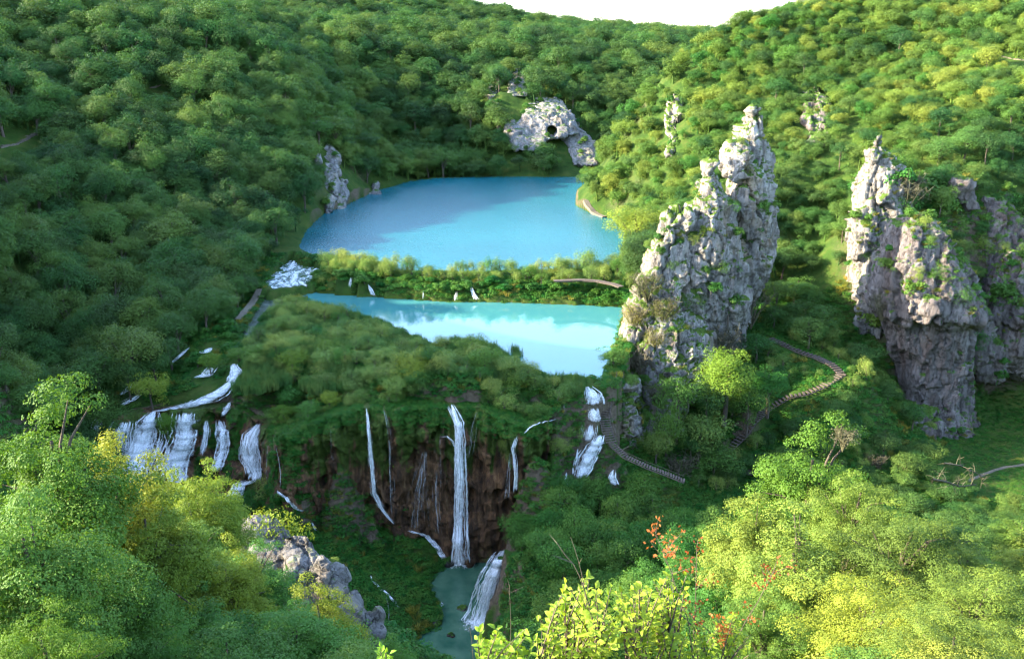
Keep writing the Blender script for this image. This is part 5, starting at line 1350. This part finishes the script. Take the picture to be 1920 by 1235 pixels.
for k in sorted(sind):
    t = SHR[k]; ph = SL[int(np.argmin(np.hypot(SLP[:, 0] - t['px'], SLP[:, 1] - t['py'])))][2]
    big = 'large ' if t['H'] > 3.2 else ('small ' if t['H'] < 1.9 else '')
    what = 'olive willow shrub' if t['kind'] == 'shrub' else 'saturated green leafy mound'
    tree_obj(t, t['kind'], rs.randint(len(PROT[t['kind']])), ('shrub' if rs.rand() < .75 else 'fresh') if t['kind'] == 'shrub' else 'cover', big + what + ' ' + ph, big + what + 's ' + ph, 'shrub', 'shrub')
for t in RIM:
    ph = SL[int(np.argmin(np.hypot(SLP[:, 0] - t['px'], SLP[:, 1] - t['py'])))][2]
    c_ = rs.choice(['lime', 'fresh', 'shrub', 'forest_warm'], p=[.2, .35, .25, .2]); w_ = {'lime': 'bright lime', 'fresh': 'fresh green', 'shrub': 'olive', 'forest_warm': 'yellow green'}[c_]
    tree_obj(t, 'bushy', rs.randint(3), c_, w_ + ' small tree standing ' + ph, w_ + ' small trees ' + ph)
sm = [pm('shrub', i, 'both', 'shrub') for i in range(4)] + [pm('leafy', i, 'both', 'cover') for i in range(2)]
rest = [t for k, t in enumerate(SHR) if k not in sind]
I = [rs.randint(4) if t['kind'] == 'shrub' else 4 + rs.randint(2) for t in rest]
scatter('undergrowth', [(t['x'], t['y'], t['z']) for t in rest], [(t['W'] / (3.6 if i < 4 else 3.0),) * 2 + (t['H'] / (2.8 if i < 4 else 2.4),) for t, i in zip(rest, I)], I, sm, 'shrubs filling the gaps on dam, island and gully')
print('shrubs', len(SHR), round(time.time() - T0, 1))

# ---- low plants: leaf mats on wet ground, grass, reeds
covm = [cover_mesh(s) for s in range(4)] + [blade_mesh(s, 60, 0.5, 0.6, 0.5, 0.03) for s in range(2)]
for i, m in enumerate(covm): m.materials.append(M['cover'] if i < 4 else M['tuft'])
P, S, I = [], [], []
xs, ys = jitter(-85, 105, 58, 184, 0.78); x2, y2 = jitter(-62, 32, 184, 212, 0.85); xs, ys = np.concatenate([xs, x2]), np.concatenate([ys, y2])
z = ground(xs, ys); px, py, d = project(xs, ys, z)
ok = (px > -40) & (px < 1960) & (py < 1260) & (seg_dist(xs, ys, LAKE_NEAR, True) > 0) & ~in_poly(xs, ys, LAKE_NEAR) & ~in_poly(xs, ys, LAKE_FAR) & ~in_poly(xs, ys, CHANNEL) & (~in_poly(xs, ys, UPFALL) | (rs.rand(len(xs)) < .45)) & ~in_poly(xs, ys, POOL)
ii = np.where(ok)[0]; ii = ii[~near_fall(px[ii], py[ii], 1.5)]; ii = ii[~path_block(xs[ii], ys[ii], 1.1)]
mead = in_poly(xs[ii], ys[ii], MEADOW)
nn = fbm(np.stack([xs[ii], ys[ii], 0 * ii], 1) / 5, 3)
for j, k in enumerate(ii):
    if Dg[int(min(ch - 1, max(0, py[k] / CS))), int(min(cw - 1, max(0, px[k] / CS)))] < ys[k] - 6: continue
    P.append((xs[k], ys[k], z[k] + (0 if not mead[j] else -0.12))); sc = rs.uniform(.6, 1.35) * (0.75 if mead[j] else 1.0)
    S.append((sc, sc, sc * (0.55 if mead[j] else rs.uniform(.6, 1.3))))
    I.append(rs.randint(4) if (nn[j] > -0.25 or (mead[j] and rs.rand() < .8)) else 4 + rs.randint(2))
xs, ys = jitter(-48, 60, 92, 150, 0.42); z = ground(xs, ys); gxs = (ground(xs + .3, ys) - z) / .3; gys = (ground(xs, ys + .3) - z) / .3
px, py, d = project(xs, ys, z); st_ = np.hypot(gxs, gys)
ok = (st_ > 0.75) & (rs.rand(len(xs)) < np.clip(st_ / 4, 0.1, .75)) & ~in_poly(xs, ys, POOL) & (px < 1960)
ii = np.where(ok)[0]; ii = ii[~near_fall(px[ii], py[ii], 1.5)]; ii = ii[~path_block(xs[ii], ys[ii], 1.2)]
for k in ii:
    sc = rs.uniform(.5, 1.0); P.append((xs[k], ys[k], z[k])); S.append((sc, sc, sc * 1.1)); I.append(rs.randint(4) if rs.rand() < .8 else 4)
# on the stepped left part and the brow of the travertine wall
NW = -vnormals(VW, FW); NW *= np.sign(-NW[:, 1:2] + 1e-9)
sel = rs.permutation(len(VW))[:90000]
pxw, pyw, dw = project(VW[sel, 0], VW[sel, 1], VW[sel, 2])
vcc = VV.ravel()[sel]; xw = VW[sel, 0]; mn = smooth(-35, -29, xw)
pn = fbm(VW[sel] / 2.6, 3)
prob = (1 - mn) * smooth(-0.25, 0.1, pn) * 0.30 + mn * smooth(0.13, 0.03, vcc + pn * 0.10) * 0.5 + mn * smooth(.55, 1.0, vcc) * smooth(0.05, .3, pn) * 0.10 * (xw < -14)
prob = np.where((xw < -40) | (xw >= -40), prob, 0)
kk = np.where(rs.rand(len(sel)) < prob)[0]; kk = kk[~near_fall(pxw[kk], pyw[kk], 1.0)]
for k in kk:
    v = VW[sel[k]]; P.append((v[0], v[1] + 0.15, v[2] - 0.15)); s_ = rs.uniform(.35, .8); S.append((s_, s_, s_ * rs.uniform(.8, 1.4))); I.append(rs.randint(4))
scatter('ground_cover', P, S, I, covm, 'low leafy plants and grass carpeting the wet slopes and ledges')
print('cover', len(P), round(time.time() - T0, 1))
# hanging moss and plants rooted on the rocks
led = [cover_mesh(20 + s, 110, .55, .16, .5) for s in range(2)] + [blade_mesh(30 + s, 60, .35, .55, .6, .025) for s in range(2)] + [pm('leafy', 0, 'both', 'fresh'), pm('shrub', 1, 'both', 'shrub')] + [twig_mb(3).mesh('twigs')]
for m in led[:2]: m.materials.append(M['fresh'])
for m in led[2:4]: m.materials.append(M['tuft'])
led[6].materials.append(M['twig'])
P, S, I = [], [], []
for V, N, nm in LEDGES:
    if nm == 'pool_rock': continue
    far_r = V[:, 1].mean() > 250; near_r = V[:, 1].mean() < 80
    k = rs.permutation(len(V))[:60000]; v = V[k]; nz = N[k, 2]
    q = fbm(v / 2.2 + 31, 3)
    if near_r: p_ = (nz > 0.35) * smooth(0.0, .3, q) * 0.10; p_ *= 0.35
    elif far_r: p_ = (nz > 0.1) * smooth(-.1, .2, q) * 0.006
    else: p_ = np.where(nz > 0.25, smooth(-.15, .15, q), smooth(.22, .4, q) * 0.35) * 0.045
    if nm == 'rock_bluff': p_ *= np.where((v[:, 2] < 6) & (v[:, 0] < 84), 0.25, 1.3)
    if nm == 'rock_cliff': p_ *= 2.0
    m = (rs.rand(len(k)) < p_) & (N[k, 1] < 0.5)
    for j in np.where(m)[0]:
        s_ = rs.uniform(.5, 1.5) * (0.35 if near_r else 1)
        r_ = rs.rand(); i = 0 if r_ < .26 else 1 if r_ < .5 else 2 if r_ < .68 else 3 if r_ < .84 else 4 if r_ < .92 else 5 if r_ < 0.97 else 6
        if far_r: i = 4; s_ = rs.uniform(.6, 1.2)
        if i >= 4 and not far_r: s_ *= 0.65
        P.append(v[j] - N[k][j] * 0.1); S.append((s_,) * 3); I.append(i)
scatter('ledge_plants', P, S, I, led, 'tufts of grass and little bushes rooted in the rock ledges')
# reeds
rm = [blade_mesh(40 + s, 90, .9, 1.7, .12, .03) for s in range(3)]
for m in rm: m.materials.append(M['reed'])
xs, ys = jitter(-60, 12, 128, 176, 0.8); q = fbm(np.stack([xs, ys, 0 * xs], 1) / 9, 2)
REEDBED = wpoly([(840, 640), (900, 642), (930, 660), (985, 660), (960, 690), (935, 700), (880, 680)], 0)
ok = (in_poly(xs, ys, PEN) & ~in_poly(xs, ys, LAKE_NEAR) & ((q < 0.0) | (seg_dist(xs, ys, LAKE_NEAR, True) < 2.5)) & ~in_poly(xs, ys, CHANNEL)) | (in_poly(xs, ys, REEDBED) & (rs.rand(len(xs)) < .5))
z = np.maximum(ground(xs, ys), -0.1); ii = np.where(ok)[0]
scatter('reeds', np.stack([xs[ii], ys[ii], z[ii]], 1), rs.uniform(.6, 1.15, len(ii)), rs.randint(0, 3, len(ii)), rm, 'blue green reeds along the shore of the marshy island')
print('plants', round(time.time() - T0, 1))
# ------------------------------------------------------------------ paths, stairs, walkways
def resample(P, step):
    P = np.array(P, float); s = np.concatenate([[0], np.cumsum(np.linalg.norm(np.diff(P, axis=0), axis=1))])
    n = max(2, int(round(s[-1] / step)) + 1); t = np.linspace(0, s[-1], n)
    return np.stack([np.interp(t, s, P[:, i]) for i in range(3)], 1)
def strip_mesh(name, P, w, lift, mat, thick=0.25):
    P = resample(P, 0.7)
    for _ in range(2): P[1:-1] = (P[:-2] + P[1:-1] * 2 + P[2:]) / 4
    t = unit(np.gradient(P, axis=0) * (1, 1, 0)); n = np.stack([-t[:, 1], t[:, 0], 0 * t[:, 0]], 1)
    wv = w * (1 + 0.2 * fbm(P / 2.0, 2))[:, None] / 2
    zz = np.maximum.reduce([ground(P[:, 0], P[:, 1]), P[:, 2] - 0.1, ground(P[:, 0] + n[:, 0] * w / 2, P[:, 1] + n[:, 1] * w / 2) - .15]) + lift
    A = P + n * wv; B = P - n * wv; A[:, 2] = zz; B[:, 2] = zz
    A2, B2 = A + n * 0.3, B - n * 0.3; A2[:, 2] -= thick * 2.5; B2[:, 2] -= thick * 2.5
    V = np.stack([A2, A, B, B2], 1).reshape(-1, 3)
    return tag(link(name, mesh_np(name, V, grid_faces(4, len(P))[:, ::-1], False), None, mat), kind='structure')
strip_mesh('path', PW['shore_path'], 1.6, 0.35, M['path'])
strip_mesh('path', PW['bank_path'], 1.3, 0.2, M['path'])
strip_mesh('path', PW['meadow_path'], 0.6, 0.06, M['path'])
def trail(pix, D, w):   # pale trail benches cut into the wooded slopes
    P = [hit(a, b, 60) + (0, 0, .3) for a, b in pix]; mb = MB(); P = resample(P, 0.8)
    P[:, 2] = P[:, 2] + fbm(P / 4, 2) * .4
    for a, b in zip(P[:-1], P[1:]):
        c = (a + b) / 2; mb.box(c - (0, -w / 2, 1.1), (np.linalg.norm((b - a)[:2]) * 1.3, w, 1.6 + rs.uniform(-.3, .3)), math.atan2(b[1] - a[1], b[0] - a[0]) + rs.uniform(-.05, .05))
    return tag(mb.build('path', M['path']), kind='structure')
def stairway(name, label, P, w, step, depth, thick=0.09, rail=None, stringer=True, cat='stairs', slope_treads=False, jitter_=0.03):
    P = resample(P, step); base = P[len(P) // 2]
    root = empty(name, tuple(base), 0, label=label, cat=cat)
    t = unit(np.gradient(P, axis=0) * (1, 1, 0)); n = np.stack([-t[:, 1], t[:, 0], 0 * t[:, 0]], 1)
    Pl = P - base
    for i in range(len(P)):
        mb = MB(); mb.box(Pl[i] + (0, 0, rs.uniform(-.02, .02)), (depth, w * rs.uniform(.95, 1.04), thick), math.atan2(t[i, 1], t[i, 0]) + rs.uniform(-jitter_, jitter_))
        mb.build('tread' if cat == 'stairs' else 'plank', M['wood'], root)
    if stringer:
        for s in (-1, 1):
            q = Pl + n * s * (w / 2 - 0.08) - (0, 0, 0.2); mb = MB()
            for a, b in zip(q[:-1], q[1:]): mb.tube([a, b], [0.1, 0.1], 4)
            mb.build('stringer', M['wood'], root)
    for s in (rail or ()):
        q = Pl + n * s * (w / 2 + 0.05); mb = MB(); mb.tube(q[::2] + (0, 0, 1.0), np.full(len(q[::2]), 0.035), 5)
        r_ = mb.build('railing', M['wood'], root)
        for k in range(0, len(q), 4):
            pm_ = MB(); pm_.tube([q[k] - (0, 0, .3), q[k] + (0, 0, 1.05)], [.035, .03], 5); pm_.build('post', M['wood'], r_)
    return root
S1 = [atD(1146, 712, 134), atD(1141, 738, 132.3), atD(1137, 760, 130.6), atD(1133, 785, 128.6), atD(1138, 812, 126.6), atD(1146, 834, 125)]
for p in S1: p[2] += 0.55
stairway('wooden_stairs', 'steep weathered wooden stairs hugging the foot of the pinnacle', S1, 1.7, 0.42, 0.28, rail=(1,))
S2 = [atD(1095, 757, 131.4), atD(1116, 757, 131.2), atD(1134, 757, 131.0)]
for p in S2: p[2] += 0.5
stairway('footbridge', 'short plank footbridge over the white spill beside the stairs', S2, 1.3, 0.24, 0.22, cat='footbridge', rail=None)
S3 = [atD(1146, 836, 124.8), atD(1172, 860, 122.8), atD(1215, 880, 121.5), atD(1250, 893, 121), atD(1282, 906, 120.5)]
for p in S3: p[2] += 0.5
stairway('boardwalk', 'weathered boardwalk ramp running from the stairs down into the green trees', S3, 1.2, 0.42, 0.27, cat='boardwalk', rail=(-1,), jitter_=0.1)
S4 = [atD(1392, 893, 137), atD(1440, 896, 136.5)]
for p in S4: p[2] += 1.0
stairway('boardwalk', 'short brown boardwalk piece glimpsed below the end of the winding stairs', S4, 1.6, 0.26, 0.25, cat='boardwalk')
S5 = [p + (0, 0, 0.35) for p in PW['stone_path']]
stairway('winding_stairs', 'long zigzag stairs climbing the gully between pinnacle and bluff', S5, 1.5, 0.72, 0.42, thick=0.16, stringer=True)
S6 = [atZ(1040, 526, 4.6), atZ(1090, 524, 4.6), atZ(1120, 526, 4.6), atZ(1150, 532, 4.6), atZ(1164, 537, 4.6)]
stairway('boardwalk', 'pale boardwalk crossing the right end of the shrubby dam', S6, 1.3, 0.4, 0.38, cat='boardwalk')
trail([(-10, 276), (20, 270), (45, 258), (62, 249), (80, 238), (102, 226)], 222, 2.5)
trail([(276, 165), (298, 160)], 262, 2.2)
trail([(1880, 104), (1905, 110), (1935, 114)], 228, 2.0)

# ------------------------------------------------------------------ bare shrubs and dead wood
def bare(px, py, w, D, label, seed, H=None, name='bare_shrub', leafy=0.3):
    b = cast(px, py)[0] if D is None else atD(px, py, D)
    dist = np.linalg.norm(b - (0, 0, CAM_Z)); Wm = w / F_PX * dist; Hm = H or Wm * .85
    e = empty(name, tuple(b - (0, 0, Hm * .4)), 0, label=label, cat='shrub')
    o = twig_mb(seed, Hm, 30, 0.012 * Hm + 0.008).build('branches', M['twig'], e)
    r2 = np.random.RandomState(seed); n = int(900 * leafy + 120)
    C = unit(r2.normal(size=(n, 3))) * r2.uniform(.5, 1, (n, 1)) * (Wm * .5, Wm * .5, Hm * .45) + (0, 0, Hm * .6)
    V, F = leaf_quads(C, unit(r2.normal(size=(n, 3)) + (0, 0, .5)), 0.16, r2)
    link('foliage', mesh_np('foliage', V, F), e, M['twig'] if leafy < .5 else M['tuft'])
for a in [(1410, 585, 90, None, 'brown leafless shrub below the right foot of the pinnacle', 1), (1350, 655, 90, None, 'tangled brown shrub over the crown of the lime tree', 2), (1205, 690, 80, None, 'grey brown leafless shrub on the pinnacle above the stairs', 3),
          (1235, 745, 60, None, 'thin brown shrub hanging on the pinnacle foot', 4), (1655, 580, 60, None, 'grey twiggy shrub at the left edge of the overhanging bluff', 5), (1700, 375, 90, None, 'tan spiky shrub crowning the overhanging bluff', 6),
          (1275, 885, 80, None, 'grey twiggy shrub beside the boardwalk ramp', 7), (1640, 872, 50, None, 'grey leafless bush at the foot of the bluff', 8), (1582, 826, 56, 70, 'reddish brown twigs topping the large sunlit tree', 9)]:
    bare(a[0], a[1], a[2], a[3], a[4], a[5])
for a in [(1215, 545, 70, None, 'golden green shrub on the sunlit left flank of the pinnacle', 21), (1190, 600, 60, None, 'golden shrub lower on the left flank of the pinnacle above the water', 22), (1245, 590, 60, None, 'olive shrub in the cleft of the pinnacle', 23), (1230, 640, 50, None, 'yellowish shrub on the lower left flank of the pinnacle', 24)]:
    bare(a[0], a[1], a[2], a[3], a[4], a[5], leafy=2.5, name='sunlit_shrub')
def dead_tree(pix, D, r, label, seed):
    P = np.array([atD(a, b, D + i * .3) for i, (a, b) in enumerate(pix)]); base = P[0].copy()
    e = empty('fallen_tree', tuple(base), 0, label=label, cat='dead tree'); Q = P - base
    MB().tube(resample(Q, 1.0), np.linspace(r, r * .35, len(resample(Q, 1.0))), 7).build('trunk', M['twig'], e, True)
    r2 = np.random.RandomState(seed); mb = MB()
    for k in range(16):
        s = r2.uniform(.1, 1) * (len(Q) - 1); i = int(min(s, len(Q) - 2)); a = Q[i] + (Q[i + 1] - Q[i]) * (s - i)
        d = unit(r2.normal(size=3) * (1, .6, .7) + (0, 0, .4)) * r2.uniform(1, 3.2) * (r / .25); mb.tube([a, a + d * .5 + (0, 0, .2), a + d], [r * .35, r * .22, r * .08], 4)
        mb.tube([a + d * .5 + (0, 0, .2), a + d * .8 + r2.normal(size=3) * .5], [r * .2, r * .06], 4)
    mb.build('branches', M['twig'], e)
dead_tree([(1748, 898), (1775, 903), (1800, 912), (1830, 908)], 120, .22, 'bleached fallen tree lying at the edge of the meadow', 1)
dead_tree([(1770, 868), (1800, 872), (1838, 890), (1842, 905)], 126, .16, 'brown fallen tree with curled limbs behind the bleached one', 2)
dead_tree([(1180, 836), (1120, 868), (1090, 862)], 124, .09, 'thin dead tree leaning over the cascade by the stairs', 3)

# ------------------------------------------------------------------ leafy saplings right under the viewer
def big_leaf(C, T, Nn, L, wid):
    """leaves of six vertices, folded a little along the midrib"""
    B = np.cross(Nn, T); n = len(C); L = L[:, None]; W = wid[:, None]
    v0 = C; v1 = C + T * L * .35 + B * W - Nn * W * .0 + Nn * W * .35; v2 = C + T * L * .35 - B * W + Nn * W * .35
    v3 = C + T * L * .75 + B * W * .62 - Nn * L * .06 + Nn * W * .15; v4 = C + T * L * .75 - B * W * .62 - Nn * L * .06 + Nn * W * .15; v5 = C + T * L - Nn * L * .16
    m = C + T * L * .38; m2 = C + T * L * .76 - Nn * L * .05
    V = np.stack([v0, v1, m, v2, v3, m2, v4, v5], 1).reshape(-1, 3); k = np.arange(n)[:, None] * 8
    return V, np.concatenate([k + [0, 2, 1, 1], k + [0, 3, 2, 2], k + [1, 2, 5, 4], k + [2, 3, 6, 5], k + [4, 5, 7, 7], k + [5, 6, 7, 7]])
def tri_fix(V, F):  # quads with a repeated last corner become real triangles in their own mesh
    return V, F
M['bright'] = foliage_mat('bright_leaves', (0.12, 0.235, 0.02), (0.21, 0.33, 0.03), (0.36, 0.42, 0.06), 0.4)
def sapling(label, poly, Dr, ntwig, seed, mat='bright', leaf=0.088, base=None):
    r2 = np.random.RandomState(seed); xs_ = [p[0] for p in poly]; ys_ = [p[1] for p in poly]
    Dm = sum(Dr) / 2; bx = atD(base or sum(xs_) / len(xs_), 1240, Dm)[0]; g = float(ground(bx, Dm)); root = np.array([bx, Dm, g])
    e = empty('leafy_sapling', tuple(root), 0, label=label, cat='sapling')
    tips = []
    while len(tips) < ntwig:
        a, b = r2.uniform(min(xs_), max(xs_)), r2.uniform(min(ys_), max(ys_))
        if in_poly([a], [b], poly)[0]: tips.append(atD(a, b, r2.uniform(*Dr)) - root)
    tips = np.array(tips); mb = MB(); LC = []; LT = []
    nl = max(5, ntwig // 14); lead = tips[r2.permutation(ntwig)[:nl]]; lead = lead[np.argsort(-lead[:, 2])]
    for L in lead: mb.tube([np.array([0, 0, -.3]), L * (.35, .35, .45) + r2.normal(size=3) * .06, L * (.8, .8, .75), L], [.035, .025, .014, .006], 5)
    for tp in tips:
        j = np.argmin(np.linalg.norm(lead - tp, axis=1)); L = lead[j]; s = np.clip(tp[2] / max(L[2], .1) - .15, .3, .95)
        q = L * (s, s, s * .97)
        mb.tube([q, (q + tp) / 2 + (0, 0, .05), tp], [.010, .007, .003], 4)
        k = r2.randint(9, 15); f = np.linspace(.25, 1, k)[:, None]; pts = q + (tp - q) * f
        # keep leaves only near the tip
        far_ = np.linalg.norm(pts - tp, axis=1); m = far_ < .55; pts = pts[m]; d = unit(tp - q)
        sd = unit(np.cross(d, [0, 0, 1.]) + r2.normal(size=3) * .2); sg = np.where(np.arange(len(pts)) % 2, 1, -1)[:, None]
        LC.append(pts); LT.append(unit(d * .6 + sd * sg * .9 + r2.normal(size=(len(pts), 3)) * .25 - (0, 0, .25)))
    C = np.concatenate(LC); T = np.concatenate(LT); n = len(C)
    up = unit(np.array([0, -.25, 1.]) + r2.normal(size=(n, 3)) * .45); Nn = unit(up - T * (up * T).sum(1)[:, None])
    L_ = leaf * r2.uniform(.65, 1.25, n)
    V, F = big_leaf(C, T, Nn, L_, L_ * .30)
    bm = bmesh.new(); vs = [bm.verts.new(v) for v in V]
    for f in F.tolist():
        ids = list(dict.fromkeys(f)); bm.faces.new([vs[i] for i in ids])
    me = bpy.data.meshes.new('foliage'); bm.to_mesh(me); bm.free()
    link('foliage', me, e, M[mat]); mb.build('stems', M['bark'], e)
sapling('bright yellow green leafy sapling in the middle of the lower edge', [(1030, 1130), (1065, 1085), (1110, 1080), (1150, 1100), (1165, 1290), (1010, 1300), (1005, 1150)], (7.4, 9), 150, 1)
sapling('bright leafy sapling whose twigs spread toward the red tipped stems', [(1150, 1105), (1200, 1100), (1235, 1080), (1262, 1055), (1292, 1075), (1285, 1290), (1150, 1300)], (7.4, 9.2), 150, 2)
sapling('low bright sapling at the foot of the white chute', [(895, 1180), (925, 1172), (960, 1200), (985, 1175), (1005, 1190), (1000, 1290), (880, 1300)], (7.6, 8.8), 70, 3)
sapling('bright leafy sapling under the red tipped stems', [(1285, 1130), (1330, 1165), (1375, 1150), (1420, 1190), (1430, 1300), (1280, 1300)], (8, 9.6), 80, 4)
sapling('few bright leaves poking up at the lower edge left of the chute', [(705, 1215), (725, 1212), (740, 1235), (770, 1238), (760, 1290), (700, 1290)], (8, 8.6), 12, 5)
def stem(label, pix, D, r, rust=0, seed=0, side=6):
    P = np.array([atD(a, b, D) for a, b in pix]); r2 = np.random.RandomState(seed)
    g = float(ground(P[-1][0], D)); base = np.array([P[-1][0], D, g]); Q = np.concatenate([P - base, [[0, 0, -.2]]])
    e = empty('bare_twig', tuple(base), 0, label=label, cat='twig'); mb = MB()
    Qr = resample(Q, .15); mb.tube(Qr, np.linspace(r * .35, r * 1.2, len(Qr)), 5)
    LC = []
    top = Q[0]; ln = np.linalg.norm(Q[0] - Q[len(P) - 1])
    for k in range(side):
        s = r2.uniform(.0, .8) * (len(P) - 1); i = int(s); a = Q[i] + (Q[i + 1] - Q[i]) * (s - i)
        d = unit(r2.normal(size=3) * (1, .6, .3) + (0, 0, .9)) * r2.uniform(.15, .4) * ln * .5; mb.tube([a, a + d], [r * .4, r * .15], 4); LC += [a + d * f for f in (.4, .6, .8, 1)]
    LC += [Q[0] + (Q[1] - Q[0]) * f for f in np.linspace(0, .9, 5)]
    mb.build('stems', M['bark'], e)
    if rust:
        C = np.concatenate([np.array(LC) + r2.normal(size=(len(LC), 3)) * .035 for _ in range(rust)]); n = len(C)
        T = unit(r2.normal(size=(n, 3)) * .5 - (0, 0, .8)); Nn = unit(np.cross(T, r2.normal(size=(n, 3)))); L_ = .045 * r2.uniform(.6, 1.2, n)
        V, F = leaf_quads(C, Nn, L_, r2, .6); link('leaves', mesh_np('leaves', V, F), e, M['rust'])
stem('forked bare brown stem left of centre above the bright sapling', [(1045, 1018), (1060, 1040), (1080, 1062), (1098, 1110), (1110, 1160), (1125, 1240)], 8, .012, 0, 1, 3)
stem('straight bare brown stem right of the forked one', [(1070, 1006), (1082, 1040), (1092, 1080), (1100, 1130), (1112, 1240)], 8.1, .010, 0, 2, 1)
stem('red tipped stem reaching highest over the green slope', [(1226, 986), (1232, 1008), (1246, 1040), (1258, 1070), (1270, 1110), (1290, 1160), (1300, 1240)], 8.4, .010, 3, 3, 9)
stem('red tipped stem right of the highest one', [(1308, 1012), (1306, 1040), (1305, 1080), (1304, 1140), (1300, 1190), (1310, 1240)], 8.6, .010, 3, 4, 7)
stem('red leaved branching twig by the feathery trees', [(1450, 1072), (1436, 1098), (1420, 1130), (1400, 1160), (1385, 1190), (1370, 1240)], 9.5, .012, 3, 5, 9)
stem('red leaved twig in front of the bright foreground leaves', [(1345, 1165), (1355, 1180), (1362, 1200), (1368, 1240)], 8.7, .010, 4, 6, 9)
stem('thin bare stem in front of the broad white chute', [(955, 1095), (956, 1120), (958, 1160), (956, 1240)], 9, .008, 0, 7, 3)
stem('short bare stem by the pool outflow', [(880, 1175), (884, 1190), (886, 1220), (888, 1240)], 9, .006, 0, 8, 1)
print('done', len(bpy.data.objects), round(time.time() - T0, 1))
